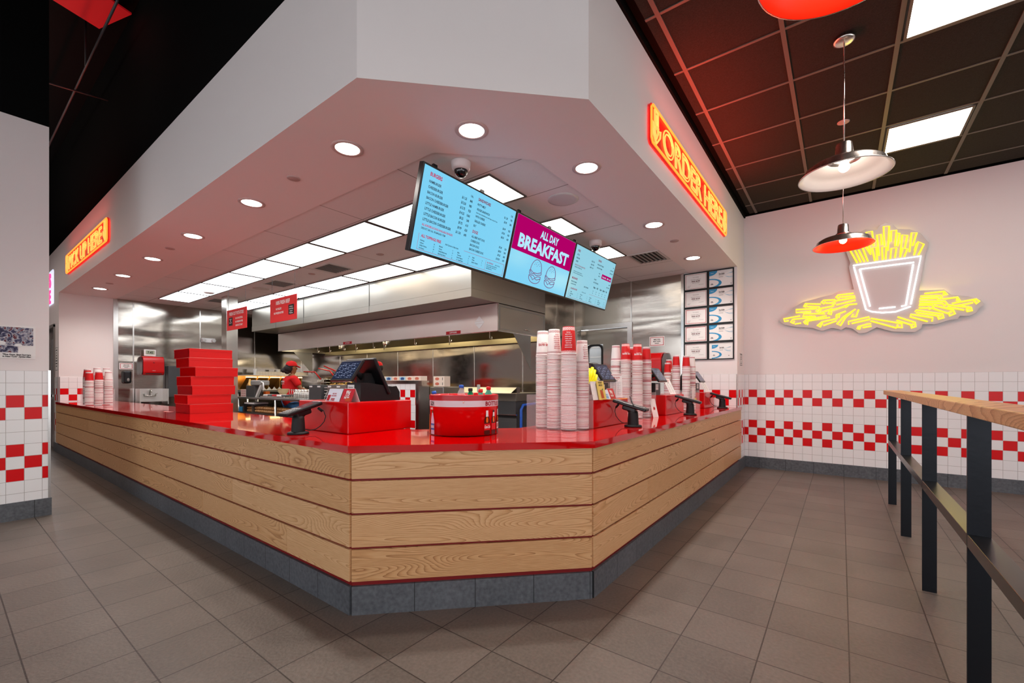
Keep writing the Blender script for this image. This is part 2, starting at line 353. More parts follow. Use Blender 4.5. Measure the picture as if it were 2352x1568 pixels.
# swing door in the kitchen wall
d = struct(MB().box(-3.76, -3.60, 7.0, 7.04, 0, 2.21).box(-3.30, -2.83, 7.0, 7.04, 0, 2.21).box(-3.60, -3.30, 7.0, 7.04, 1.95, 2.21).box(-3.60, -3.30, 7.0, 7.04, 0, 1.28).build('door_2', M_steel))
MB().box(-3.84, -3.76, 6.93, 6.949, 0, 2.21).box(-2.83, -2.75, 6.93, 6.949, 0, 2.21).box(-3.84, -2.75, 6.93, 6.949, 2.21, 2.28).box(-3.80, -3.765, 6.95, 7.05, 0, 2.205).box(-2.825, -2.79, 6.95, 7.05, 0, 2.205).build('door_frame', M_steel3, d)
P = rnd([(-3.60, 1.28), (-3.30, 1.28), (-3.30, 1.95), (-3.60, 1.95)], .09); Q = rnd([(-3.575, 1.31), (-3.325, 1.31), (-3.325, 1.92), (-3.575, 1.92)], .08)
m = MB(); n = len(P)
for yy in (6.985,):
    m.add([(x, yy, z) for x, z in P]+[(x, yy, z) for x, z in Q]+[(x, yy+.06, z) for x, z in P]+[(x, yy+.06, z) for x, z in Q],
          [(i, (i+1) % n, n+(i+1) % n, n+i) for i in range(n)]+[(i, (i+1) % n, 2*n+(i+1) % n, 2*n+i) for i in range(n)]+[(n+i, n+(i+1) % n, 3*n+(i+1) % n, 3*n+i) for i in range(n)])
m.build('window_gasket', M_blk2, d)
MB().box(-3.59, -3.31, 7.015, 7.02, 1.29, 1.94).build('window_pane', M_glass, d)
struct(MB().box(-4.4, -2.2, 8.6, 8.7, 0, 2.96).build('wall_store_room', mat('store_room', '#c9cdd0', .7)))
sh = thing('wire_shelf', 'chrome wire shelving seen through the swing door window', 'shelf', (-3.9, 8.2, 0))
for i in range(5): MB().box(-.5, 1.3, 0, .3, 1.2+i*.2, 1.215+i*.2).build('shelf', M_steel3, sh)
for x in (-.48, .4, 1.25): MB().cyl(x, .02, 0, 2.2, .015, 8).build('post', M_steel3, sh)
# bulkhead above the counter
P = [(-14, 1.40), (-2.12, 1.40), (-1.19, 2.33), (-1.19, 6.95), (-1.835, 6.95), (-1.835, 2.72), (-2.365, 2.19), (-11.52, 2.19), (-11.52, 2.4), (-14, 2.4)]
struct(MB().prism(P, 2.945, 3.80).build('wall_bulkhead', M_wall))
struct(MB().box(-14, -1.9, 1.41, 1.5, 3.8, 5.6).box(-1.3, -1.17, -5, 7.6, 3.80, 5.6).box(-2.2, -1.2, 1.5, 2.5, 3.8, 5.6).build('wall_upper', M_black))
struct(MB().box(-16, -1.16, -5, 1.6, 5.6, 5.7).build('ceiling', M_black))
struct(MB().prism([(-11.7, 2.1), (-2.3, 2.1), (-1.75, 2.65), (-1.75, 7.15), (-11.7, 7.15)], 2.952, 3.0).build('ceiling', M_ktile))
c = struct(MB().box(-1.10, 7, -5, 7.40, 3.82, 3.86).build('ceiling', M_btile))
MB().box(-1.19, 7, -5, 7.5, 3.87, 3.95).build('plenum', M_black, c)
bar = MB()
for k in range(-1, 11): x = .338+.675*(k-1); bar.box(x-.015, x+.015, -5, 7.40, 3.812, 3.822)
for k in range(-13, 6): y = 3.687+.67*k; bar.box(-1.10, 7, y-.011, y+.011, 3.814, 3.822)
bar.build('grid', M_tbar, c)
struct(MB().box(-9.64, -9.4, 3.39, 3.585, 0, 2.95).box(-9.645, -9.395, 3.385, 3.59, 0, .12).build('wall_column', steel_mat('column_steel', '#c9c6c0', .2, .08)))
# pipework under the open black ceiling
b = thing('sprinkler_pipe', 'thin dark pipes hanging under the open black ceiling', 'pipe', (-8.2, .9, 5.0))
MB().tube([(-2.5, .2, 0), (2.5, .2, .05)], .012).tube([(1.0, .2, .03), (1.0, .2, .6)], .01).build('pipe', M_dkgrey, b)
MB().tube([(0.4, -.6, -.1), (0.4, 1.0, .1)], .012).build('pipe', M_dkgrey, b)
tag(MB().box(-.3, .3, -.3, .3, 0, .02).build('ceiling_tile', mat('glowing_red_tile', '#c0141c', .6, emit='#c0141c', es=.25), loc=(-6.7, 1.0, 5.5), rz=.3), 'red ceiling tile with its own glow, high in the dark open ceiling', 'ceiling panel')  # tile material carries its own red glow
# ------------------------------------------------------------------ lamps
def ceil_light(x0, x1, y0, y1, z, m, label, group):
    t = thing('ceiling_light', label, 'ceiling light', ((x0+x1)/2, (y0+y1)/2, z), 0, group); a = (x1-x0)/2; b = (y1-y0)/2; q = .018
    MB().box(-a, a, -b, -b+q, -.008, 0).box(-a, a, b-q, b, -.008, 0).box(-a, -a+q, -b+q, b-q, -.008, 0).box(a-q, a, -b+q, b-q, -.008, 0).build('frame', mat('panel_frame_dark', '#57504c', .6) if z < 3.5 else M_tbar, t)
    MB().box(-a+q, a-q, -b+q, b-q, -.005, -.001).build('diffuser', m, t); return t
n1 = ['long lit ceiling panel in the front row, farthest left', 'long lit ceiling panel, second from far left in the front row', 'long lit ceiling panel, third from far left in the front row', 'long lit ceiling panel, fourth from far left in the front row', 'warm long lit ceiling panel, third from the right in the front row', 'long lit ceiling panel in the front row left of the menu boards', 'long lit ceiling panel in the front row behind the menu board edge']
for k in range(7):
    x = -10.82+1.148*k; ceil_light(x+.01, x+1.138, 2.685, 3.215, 2.951, M_panelw if k == 4 else M_panel, n1[k], 'long panel lights in the front row')
n2 = ['far end', 'second from the far end', 'third from the far end', 'middle', 'third from the right', 'second from the right', 'right end']
for k in range(7):
    x = -11.4+.58+1.148*k; ceil_light(x+.01, x+1.138, 3.835, 4.36, 2.951, M_panelw if k == 4 else M_panel, 'long lit ceiling panel next to the hood, '+n2[k]+' of its row', 'long panel lights beside the hood')
for y, nn in ((2.685, 'nearest the dome camera'), (3.82, 'middle one'), (4.97, 'farthest one')):
    ceil_light(-2.79, -2.25, y, y+.525, 2.951, M_panelw, 'square lit ceiling panel behind the menu boards, '+nn, 'square panel lights behind the menu boards')
for x, y, nn in ((.338, 5.70, 'near the fries wall'), (.338, 3.69, 'at the top right corner of the picture'), (1.69+.675, 3.69, 'off to the right'), (1.69+.675, 5.70, 'over the queue rail'), (.338, .34, 'overhead by the camera'), (2.36, .34, 'overhead to the right'), (.338, -2.3, 'behind the camera')):
    ceil_light(x+.03, x+.645, y+.03, y+.64, 3.812, M_paneld, 'square panel light in black ceiling '+nn, 'panel lights in the black ceiling')
for x, y, nn in ((-8.3, -.7, 'over the left aisle'), (-11.6, -.5, 'at the far end of the left aisle')):  # unseen lamps, added to brighten the left aisle and its far end
    ceil_light(x-.6, x+.6, y-.3, y+.3, 3.9, M_paneld, 'added unseen white lamp in the open ceiling '+nn, 'added lamps over the left aisle')
def downlight(x, y, label):
    t = thing('recessed_downlight', label, 'downlight', (x, y, 2.945), 0, 'downlights in the bulkhead soffit')
    MB().lathe([(.082, 0), (.112, 0), (.112, -.004), (.085, -.006), (.082, 0)], 28, close=False).build('trim_ring', mat('soffit_trim', '#c9b0ac', .5), t)
    MB().lathe([(.0001, -.001), (.083, -.001), (.083, -.003), (.0001, -.003)], 24, close=False).build('lens', M_down, t)
    l = bpy.data.lights.new('downlight_lamp', 'SPOT'); l.energy = DOWN_W; l.spot_size = math.radians(150); l.spot_blend = .9; l.shadow_soft_size = .07; l.color = (1, .93, .86)
    o = bpy.data.objects.new('lamp', l); COL.objects.link(o); o.parent = t; o.location = (0, 0, -.02)
nl = ['left of the chamfer', 'second along the left soffit', 'third along the left soffit', 'fourth along the left soffit', 'fifth along the left soffit', 'last one at the far left']
for x, s_ in zip((-2.814, -4.37, -5.885, -7.4, -8.92, -10.47), nl): downlight(x, 1.783, 'round recessed downlight in the soffit, '+s_)
downlight(-1.955, 2.15, 'round recessed downlight in the middle of the chamfered soffit corner')
for y, s_ in zip((3.06, 4.59, 6.115), ('nearest', 'middle', 'farthest')): downlight(-1.58, y, 'round recessed downlight in the soffit above the order side, '+s_+' one')
for x, y, z, s_ in ((-3.573, 1.776, 2.945, 'left soffit between the first two downlights'), (-6.657, 1.776, 2.945, 'left soffit near the middle'), (-9.80, 1.787, 2.945, 'left soffit near the far end'), (-1.566, 5.253, 2.945, 'right soffit above the far register'), (-4.8, 3.51, 2.952, 'kitchen ceiling left of the menu board'), (-6.5, 3.51, 2.952, 'kitchen ceiling between the vents'), (.018, 5.352, 3.82, 'black ceiling behind the pendant cord')):
    tag(MB().lathe([(.0001, 0), (.05, 0), (.05, -.004), (.044, -.007), (.0001, -.008)], 24, close=False).build('sprinkler_cover', mat('cover_plate', '#b89f9a' if z < 3 else '#6e6450', .5), loc=(x, y, z)), 'small round sprinkler cover plate in the '+s_, 'sprinkler cover')
def pendant(y, inner, label):
    t = thing('pendant_lamp', label, 'pendant lamp', (.018, y, 3.81), 0, 'metal dome pendant lamps')
    MB().lathe([(.0001, 0), (.066, 0), (.066, -.018), (.05, -.026), (.0001, -.028)], 28, close=False).build('canopy', M_chrome, t)
    MB().cyl(0, 0, -.78, -.02, .0045, 8).build('cord', M_chrome, t)
    sh = MB().lathe([(.0001, -.765), (.045, -.77), (.05, -.78), (.056, -.86), (.075, -.875), (.078, -.888), (.13, -.9), (.21, -.925), (.245, -.95), (.258, -.99), (.283, -1.0), (.286, -1.006), (.28, -1.008)], 48, close=False).build('lamp_shade', M_chrome, t)
    MB().lathe([(.05, -.868), (.125, -.905), (.206, -.93), (.24, -.955), (.253, -.993), (.28, -1.006)], 48, close=False).build('shade_lining', inner, sh)
    MB().ball(0, 0, -.945, .036).cyl(0, 0, -.92, -.86, .02, 12, mi=0).build('bulb', M_bulb, t)
    l = bpy.data.lights.new('pendant_bulb', 'POINT'); l.energy = 1.1; l.shadow_soft_size = .035; l.color = (1, .9, .8)
    if inner is M_redin: l.color = (1, .2, .1); l.energy = 9
    o = bpy.data.objects.new('lamp', l); COL.objects.link(o); o.parent = t; o.location = (0, 0, -.995)
pendant(1.97, M_redin, 'brushed metal pendant lamp with orange-red inside, cut off by the top of the picture')
pendant(4.05, M_whin, 'brushed metal pendant lamp with white inside and glowing bulb')
pendant(6.12, M_redin, 'brushed metal pendant lamp with orange-red inside in front of the fries sign')
# vents, detectors, cameras in the kitchen ceiling
def vent(x, y, w_, d_, label):
    t = thing('ceiling_vent', label, 'vent', (x, y, 2.952))
    MB().box(-w_/2, w_/2, -d_/2, -d_/2+.03, -.01, 0).box(-w_/2, w_/2, d_/2-.03, d_/2, -.01, 0).box(-w_/2, -w_/2+.03, -d_/2+.03, d_/2-.03, -.01, 0).box(w_/2-.03, w_/2, -d_/2+.03, d_/2-.03, -.01, 0).build('frame', M_lgrey, t)
    MB().box(-w_/2+.03, w_/2-.03, -d_/2+.03, d_/2-.03, -.001, 0).build('cavity', M_blk2, t)
    m = MB(); n = 7
    for i in range(n): x0 = -w_/2+.04+(w_-.09)*i/(n-1); m.box(x0-.012, x0+.006, -d_/2+.03, d_/2-.03, -.012, -.003)
    m.build('slat', M_grey, t)
vent(-5.93, 3.52, .45, .4, 'square ceiling air vent between the two rows of light panels, nearer one')
vent(-7.55, 3.52, .45, .38, 'square ceiling air vent between the two rows of light panels, middle one')
vent(-10.1, 3.52, .45, .38, 'square ceiling air vent beside the steel column')
vent(-2.05, 5.75, .42, .5, 'square ceiling air vent beyond the menu boards near the steel wall')
tag(MB().lathe([(.0001, 0), (.14, 0), (.14, -.005), (.11, -.008), (.0001, -.01)], 28, close=False).build('ceiling_speaker', M_lgrey, loc=(-8.22, 3.52, 2.952)), 'round ceiling speaker behind the middle vent', 'speaker')
tag(MB().lathe([(.0001, 0), (.14, 0), (.14, -.005), (.11, -.008), (.0001, -.01)], 28, close=False).build('ceiling_speaker', M_lgrey, loc=(-2.03, 3.47, 2.952)), 'round ceiling speaker partly hidden by the soffit above the menu boards', 'speaker')
tag(MB().lathe([(.0001, 0), (.09, 0), (.09, -.02), (.07, -.035), (.0001, -.04)], 24, close=False).build('smoke_detector', M_white, loc=(-9.25, 3.05, 2.952)), 'white round smoke detector on the ceiling left of the column', 'smoke detector')
def dome(x, y, label):
    t = thing('security_camera', label, 'security camera', (x, y, 2.952), 0, 'dome cameras beside the menu boards')
    MB().lathe([(.0001, 0), (.075, 0), (.075, -.01), (.07, -.05), (.056, -.066), (.05, -.066)], 28, close=False).build('housing', mat('camera_shell', '#cfc4c4', .4), t)
    MB().ball(0, 0, -.066, .052, 0, 1, 1, 1).build('dome', mat('smoked_dome', '#0d0d12', .05, spec=.9), t)
dome(-2.31, 2.42, 'white dome security camera above the left menu board'); dome(-2.32, 4.72, 'white dome security camera above the right menu board')
# ================================================================== COUNTER
sc_ = thing('service_counter', 'long L-shaped counter clad in oak planks with red reveals and grey tile base', 'counter', (-2.15, 1.39, 0))
def face(ox, oy, ang, L, joints_):
    """one straight face of the counter; local x along, local -y outwards"""
    def put(o): o.parent = sc_; o.location = (ox+2.15, oy-1.39, 0); o.rotation_euler.z = ang; return o
    put(MB().box(0, L, -.001, .003, .155, .89).build('reveal_backing', M_dkred)); put(MB().box(0, L, -.018, .003, 0, .157).build('tile_base', M_sl))
    for r_, (z0, z1) in enumerate(((.183, .358), (.371, .546), (.558, .733), (.746, .889))):
        xs = [0]+[x for x in joints_[r_] if .1 < x < L-.1]+[L]
        for a, b in zip(xs, xs[1:]):
            o = put(MB().bbox(a+.0008-(a+b)/2, b-.0008-(a+b)/2, -.018, .0, z0-(z0+z1)/2, z1-(z0+z1)/2, .002).build('plank', M_oak))
            o.location = (ox+2.15+math.cos(ang)*(a+b)/2, oy-1.39+math.sin(ang)*(a+b)/2, (z0+z1)/2)
A_ = math.sqrt(2)*.965
face(-11.6, 1.39, 0, 9.45, ((2.1, 4.6, 7.3, 8.75), (1.2, 3.5, 5.6, 7.9), (.9, 2.8, 5.1, 7.0, 8.2), (1.5, 3.9, 6.2, 8.6)))
face(-2.15, 1.39, PI/4, A_, ((), (), (), ()))
face(-1.185, 2.355, PI/2, 4.76, ((1.9, 3.6), (.9, 2.9), (1.4, 3.9), (1.5, 3.2)))
MB().prism([(-9.35, .02), (0, .02), (.955, .975), (.955, 5.56), (.3, 5.56), (.3, 1.2), (-.35, .62), (-9.35, .62)], .0, .885).build('carcass', M_dkred, sc_)
ct = MB().prism([(-11.49, 1.355), (-2.135, 1.355), (-1.152, 2.338), (-1.152, 7.1), (-1.178, 7.1), (-1.178, 6.935), (-1.96, 6.935), (-1.96, 2.686), (-2.516, 2.13), (-11.49, 2.13)], .890, .93).build('countertop', M_red)
tag(ct, 'glossy red stone countertop running around the whole oak counter', 'countertop')
# red register plinths on the counter
def box_thing(name, x0, x1, y0, y1, label, g='red boxes the registers stand on'):
    t = thing(name, label, 'register stand', ((x0+x1)/2, (y0+y1)/2, .9305), 0, g); a = (x1-x0)/2; b = (y1-y0)/2
    MB().bbox(-a, a, -b, b, 0, .213, .006).build('body', M_redbox, t); return t
box_thing('register_stand', -3.26, -2.615, 1.66, 2.195, 'glossy red box on the counter left of the chamfer, carrying the near register')
box_thing('register_stand', -1.95, -1.48, 2.98, 3.64, 'glossy red box right behind the tall front cup stacks')
box_thing('register_stand', -1.95, -1.48, 4.68, 5.33, 'glossy red box in the middle of the order side, behind the small white tent card')
box_thing('register_stand', -1.95, -1.48, 6.30, 6.86, 'glossy red box at the far end of the counter by the tiled wall')
# ------------------------------------------------------------------ register (point of sale)
def pos(loc, rz, label):
    t = thing('cash_register', label, 'register', loc, rz, 'black touchscreen registers')
    b = MB(); b.prism([(-.12, 0), (.22, 0), (.22, .06), (.19, .105), (.15, .10), (-.06, .13), (-.12, .13)], -.035, .135, 0, Matrix(((0, 0, 1, 0), (1, 0, 0, 0), (0, 1, 0, 0), (0, 0, 0, 1))))
    b = b.build('printer_base', M_blk, t)
    MB().box(-.02, .06, -.1235, -.121, .055, .115).build('notice_sticker', M_white, b)
    m = MB(); F = FY((.02, -.1236, .085)); T(m, 'If you do not', F, 0, .008, .009, al='C', bold=.03, w=.06); T(m, 'receive a receipt,', F, 0, -.010, .008, al='C', bold=.03, w=.07); m.build('lettering', M_print, b)
    F = frame((-.13, -.20, .145), (1, 0, 0), (0, .10, .148)); L = math.hypot(.1, .148)
    c_ = MB(); c_.bbox(0, .27, 0, L, -.02, 0, .006, 0, F); c_ = c_.build('customer_display', M_blk, t)
    s = MB(); R(s, F, .015, .015, .255, L-.012, 0, .0006)
    for i in range(9):
        for j in range(8):
            if (i*7+j*5) % 4: a = .028+.027*j; R(s, F, a, .026+.0145*i+.002*(j % 2), a+.018+.005*((i+j) % 2), .0295+.0145*i+.003*((i*j) % 2), 1, .0012)
    s.build('screen', [mat('screen_dark_blue', '#15192a', .1, emit='#3b4a6c', es=.22), mat('screen_lines', '#7f8fb0', .4, emit='#8fa6c8', es=.2)], c_)
    F = frame((.15, .135, .052), (-1, 0, 0), (0, -.135, .262)); L = math.hypot(.135, .262)
    o_ = MB().bbox(0, .36, 0, L, -.028, 0, .01, 0, F).build('operator_display', M_blk, t)
    s = MB(); R(s, F, .02, .02, .34, L-.02, 0, .0008); s.build('screen', mat('screen_grey', '#707682', .15, emit='#9aa3b0', es=.35), o_)
    MB().box(-.05, .05, -.03, .06, .11, .2).tube([(0, .0, .15), (0, -.06, .2), (0, -.115, .22)], .022, 8).tube([(0, .0, .16), (0, .05, .2)], .03, 8).build('display_arm', M_blk2, t)
pos((-2.83, 1.93, 1.1445), 0, 'black register with lit customer screen on the red box left of the chamfer')
pos((-1.76, 3.45, 1.1445), PI/2, 'black register behind the yellow fries card, next to the front cup stacks')
pos((-1.72, 4.72, 1.1445), PI/2, 'black register with tilted grey screen in front of the red towel dispenser')
pos((-1.72, 6.40, 1.1445), PI/2, 'black register on the farthest red box by the tiled wall')
# ------------------------------------------------------------------ card readers
def reader(loc, rz, label, pen=False):
    t = thing('card_reader', label, 'card reader', loc, rz, 'black card readers on the counter')
    MB().lathe([(.0001, 0), (.066, 0), (.068, .006), (.064, .014), (.045, .018), (.0001, .02)], 28, close=False).build('base', M_blk2, t)
    MB().lathe([(.043, .015), (.041, .06), (.038, .10), (.036, .118), (.02, .13), (.0001, .13)], 24, close=False).build('pole', M_blk2, t)
    F = frame((-.052, -.115, .143), (1, 0, 0), (0, .96, .27))
    p = MB().bbox(0, .104, 0, .27, -.026, 0, .008, 0, F).bbox(.02, .084, .08, .19, -.06, -.02, .01, 0, F).tube([(.0, -.0, .11), (0, .02, .135)], .03).build('pad', M_blk, t)
    s = MB(); R(s, F, .012, .12, .092, .255, 0, .001); s.build('screen', mat('reader_screen', '#26242c', .08, spec=.8), p)
    k = MB()
    for i in range(4):
        for j in range(3): k.bbox(.018+.024*j, .036+.024*j, .022+.021*i, .036+.021*i, 0, .003, .001, 0, F)
    k.build('keypad', M_grey, p)
    cp_ = [(.03, .13, .175), (.05, .155, .15), (.06, .165, .11), (.058, .155, .075), (.05, .13, .045), (.04, .10, .025), (.03, .06, .02), (.02, .035, .03)]
    MB().tube(cp_, .003, 6).tube([(.03, .125, .17), (.045, .15, .145)], .008, 8).build('cable', M_blk2, t)
    if pen: MB().tube([(-.06, -.02, .165), (.12, .06, .23)], .005, 8).build('stylus', M_blk, t)
reader((-2.905, 1.475, .9305), .1, 'black card reader on a short pole in front of the left red box')
reader((-1.30, 3.30, .9305), PI/2+.1, 'black card reader with stylus, nearest on the order side', True)
reader((-1.295, 4.90, .9305), PI/2+.1, 'black card reader in the middle of the order side')
reader((-1.295, 6.49, .9305), PI/2+.1, 'black card reader at the far end of the counter')
# ------------------------------------------------------------------ menu boards
MW = [1.09, 1.09, 1.05]; y0 = 2.03
U = Vector((.16, 0, .587)); UL = U.length
M_scr = mat('menu_screen_blue', '#000000', .15, emit='#78cdf0', es=.95, spec=.3); M_scr2 = mat('menu_screen_pale', '#000000', .15, emit='#8fd0e4', es=.88, spec=.3)
M_ink = mat('menu_ink', '#1b2a3a', .6, spec=.1); M_mag = mat('menu_magenta', '#000000', .5, emit='#b8006a', es=.85, spec=0); M_magI = mat('menu_red_ink', '#8c1242', .5, emit='#8c1242', es=.25)
M_pale = mat('menu_pale_letters', '#000000', .4, emit='#a6dcf2', es=1)
def board(i, label):
    global y0
    t = thing('menu_board', label, 'menu board', (-2.45, y0, 2.213), 0, 'three menu boards hung in a row'); w_ = MW[i]; H_ = UL
    F = frame((0, 0, 0), (0, 1, 0), U)
    MB().bbox(.002, w_-.002, 0, H_, -.045, 0, .004, 0, F).build('casing', M_blk, t)
    s = MB(); R(s, F, .016, .016, w_-.016, H_-.014, 0, .001); s.build('screen', M_scr2 if i == 2 else M_scr, t)
    MB().box(-.03, -.01, .25, .29, .3, .72).box(-.03, -.01, w_-.29, w_-.25, .3, .72).build('hanger', M_blk2, t)
    m = MB(); px = lambda a: a*w_; pz = lambda b: b*H_
    def tx(s_, a, b, h, mi=0, al='L', **k): T(m, s_, F, px(a), pz(b), h*H_, al=al, mi=mi, off=.002, sx=k.pop('sx', .66)*1.18, bold=k.pop('bold', .01)*.6+.022, **k)
    if i == 0:
        tx('BURGERS', .07, .885, .042, 1, bold=.025)
        for k, (a, b, c) in enumerate((('HAMBURGER', '$11.25', '840'), ('CHEESEBURGER', '$12.50', '980'), ('BACON BURGER', '$12.75', '920'), ('BACON CHEESEBURGER', '$14.25', '1060'), ('LITTLE HAMBURGER', '$8.25', '540'), ('LITTLE CHEESEBURGER', '$9.75', '610'), ('LITTLE BACON BURGER', '$9.99', '620'), ('LITTLE BACON CHEESEBURGER', '$11.50', '690'))):
            z = .81-k*.061; tx(a, .07, z, .03); tx(b, .425, z, .03, al='R'); tx(c, .485, z, .03, al='R')
        tx('CAL', .485, .875, .024, al='R')
        tx('ALL BURGERS & DOGS AVAILABLE BUNLESS', .07, .325, .024, 1); tx('DEDUCT 240 CAL. FROM BASIC ITEM', .07, .285, .022, 0, bold=0)
        tx('SANDWICHES', .54, .875, .036, 1, bold=.025)
        for a, z, b, c in (('PATTY MELT', .815, '$11.28', '790'), ('VEGGIE SANDWICH', .755, '$5.99', '280'), ('WITH CHEESE', .665, '$6.99', '420'), ('GRILLED CHEESE', .605, '$7.00', '420'), ('BLT', .545, '$8.50', '600')):
            tx(a, .54, z, .027); tx(b, .9, z, .027, al='R'); tx(c, .96, z, .027, al='R')
        tx('Grilled Onions, Grilled Mushrooms, Green Peppers, Lettuce & Tomato', .54, .715, .017, bold=0, sx=.55); tx('CAL', .96, .875, .024, al='R')
        tx('DOGS', .54, .465, .036, 1, bold=.025)
        for k, (a, b, c) in enumerate((('ALL BEEF HOT DOG', '$7.00', '520'), ('CHEESE DOG', '$8.50', '590'), ('BACON DOG', '$9.25', '600'), ('BACON CHEESE DOG', '$10.50', '670'))):
            z = .405-k*.055; tx(a, .54, z, .027); tx(b, .9, z, .027, al='R'); tx(c, .96, z, .027, al='R')
        tx('ALL TOPPINGS FREE', .08, .195, .033, 1, bold=.025); tx('Add Calories to Basic Item', .30, .195, .02, bold=0)
        for k, (c, a) in enumerate((('Ketchup', 'Mustard'), ('Lettuce', 'Onions'), ('Grilled Onions', 'Grilled Mushrooms'), ('Hot Sauce', 'Bar-B-Que Sauce'))):
            z = .15-k*.03; tx(c, .08, z, .017); tx(('20', '10', '40', '0')[k], .2, z, .015); tx(a, .25, z, .017); tx(('0', '10', '5', '60')[k], .38, z, .015)
        for k, (a, b) in enumerate((('Mayo', 'Relish'), ('Tomatoes', 'Pickles'), ('Green Peppers', 'Jalapeno Peppers'), ('A.1. Steak Sauce', ''))):
            z = .15-k*.03; tx(a, .43, z, .017); tx(('110', '8', '3', '15')[k], .55, z, .015); tx(b, .59, z, .017); tx(('16', '5', '5', '')[k], .7, z, .015)
        tx('ALL THE WAY', .76, .15, .02, 1, bold=.02); tx('(ADD 150 CAL)', .86, .15, .015, bold=0)
        for k, a in enumerate(('Lettuce, Ketchup, Pickles, Mustard,', 'Tomatoes, Mayo, Grilled Onions,', 'Grilled Mushrooms')): tx(a, .76, .122-.024*k, .015, bold=0)
        q = .0022
        for a, b, c, d in ((.06, .045, .06, .23), (.06, .045, .97, .049), (.967, .045, .97, .205), (.49, .203, .97, .206), (.745, .055, .747, .185)): R(m, F, px(a), pz(b), max(px(c), px(a)+q), max(pz(d), pz(b)+q), 1, .002)
    elif i == 1:
        R(m, F, .017, pz(.475), w_-.017, H_-.015, 2, .0015)
        tx('ALL DAY', .53, .79, .115, 3, 'C', bold=.03, sx=.7); tx('BREAKFAST', .5, .545, .19, 3, 'C', bold=.035, sx=2, w=.82*w_)
        for cx, cz, k in ((.42, .25, 1.0), (.67, .245, .95)):
            S_ = .098*k
            def C(pts, r=.0032): PL(m, F, [(px(cx)+a*S_, pz(cz)+b*S_) for a, b in pts], r, 4, .004, 4)
            C([(-.95*math.cos(t*PI/14), .18+1.1*math.sin(t*PI/14)) for t in range(15)]); C([(-.95, .18), (-.4, -.05), (.3, -.02), (.95, .18)])
            C([(-.98, .1), (-.6, -.2), (-.2, -.12), (.2, -.25), (.6, -.12), (1.0, -.05)]); C([(-1.0, -.2), (-.6, -.35), (-.3, -.3), (.1, -.5), (.5, -.3), (1.0, -.25)])
            C([(-1.0, -.35), (-.5, -.55), (-.25, -.75), (.0, -.55), (.4, -.65), (.98, -.45)]); C([(-1.0, -.2), (-1.03, .1), (-.95, .18)]); C([(1.0, -.05), (1.02, .1), (.95, .18)])
            C([(-.98*math.cos(t*PI/10), -.55-.5*math.sin(t*PI/10)) for t in range(11)]); C([(-.98, -.55), (-1.0, -.35)]); C([(.98, -.55), (1.0, -.3)])
            for a, b in ((-.3, .9), (0, 1.0), (.3, .9), (-.45, .72), (-.15, .78), (.15, .78), (.45, .72), (0, .62)): C([(a, b), (a+.05, b+.06)], .0022)
    else:
        tx('FRIES', .06, .87, .036, 1, bold=.02)
        for k, (a, b) in enumerate((('LITTLE', '$5.25  530'), ('REGULAR', '$6.38  950'), ('LARGE', '$8.00  1310'))): tx(a, .06, .805-k*.058, .026); tx(b, .46, .805-k*.058, .026, al='R')
        tx('FIVE GUYS STYLE OR CAJUN STYLE', .06, .625, .023, 1); tx('COOKED IN 100% PEANUT OIL', .06, .59, .018)
        tx('2,000 calories a day is used for general nutrition advice,', .06, .515, .016, bold=0, sx=.55); tx('but calorie needs vary. Additional information available upon request.', .06, .485, .016, bold=0, sx=.5)
        tx('DRINKS', .54, .87, .036, 1, bold=.02); tx('REGULAR SOFT DRINK', .54, .8, .024); tx('LARGE SOFT DRINK', .54, .74, .024); tx('$3.38  0-390', .96, .8, .024, al='R'); tx('$3.88  0-570', .96, .74, .024, al='R'); tx('CAL', .96, .87, .022, al='R')
        R(m, F, px(.70), pz(.585), px(.96), pz(.675), 2, .0015); tx('Coca-Cola', .72, .61, .035, 3, bold=0, shear=.0); tx('ZERO', .84, .61, .03, 3); tx('DIET', .91, .61, .03, 3); tx('FREE', .62, .65, .02); tx('REFILLS', .62, .6, .02)
        tx('DASANI', .54, .51, .024); tx('BOTTLED DRINKS', .54, .45, .024); tx('$3.00', .96, .51, .024, al='R'); tx('$3.38  0-240', .96, .45, .024, al='R')
        for k, a in enumerate(('Fanta', 'Hi-C', 'Coke', 'Sprite', 'Tea')): tx(a, .57+.08*k, .355, .035, bold=.03); tx('REG', .57+.08*k, .29, .015); tx('LRG', .57+.08*k, .25, .015)
        tx('MILKSHAKES', .06, .385, .034, 1, bold=.02); tx('FIVE GUYS SHAKE', .06, .325, .024); tx('ALL MIX-INS ARE FREE', .06, .285, .018); tx('$7.50  670-1000', .45, .305, .024, al='R', bold=.02)
        tx('ALL MIX-INS FREE', .08, .2, .028, 1, bold=.02); tx('Add Calories to Shake', .33, .2, .016, bold=0)
        for k, r_ in enumerate((('Vanilla', 'Chocolate', 'Strawberry', 'Banana'), ('Peanut Butter', 'Oreo', 'Cherry', 'Salted Caramel'), ('Coffee', 'OREO Creme', 'OREO Cookie', 'Lotus Biscoff'))):
            for j, a in enumerate(r_): tx(a, .09+.22*j, .145-.036*k, .018); tx(str(5*(k+j)), .25+.22*j, .145-.036*k, .015)
        for a, b, c, d in ((.06, .045, .06, .22), (.06, .045, .96, .049), (.957, .045, .96, .215), (.5, .212, .96, .215)): R(m, F, px(a), pz(b), max(px(c), px(a)+.002), max(pz(d), pz(b)+.002), 1, .002)
    m.build('lettering', [M_ink, M_magI, M_mag, M_pale, mat('menu_line_art', '#000000', .4, emit='#7c2a66', es=.8)], t); y0 += w_
board(0, 'blue menu screen listing burgers, sandwiches and dogs, leftmost of the three')
board(1, 'menu screen reading ALL DAY BREAKFAST with two burger drawings, middle of three')
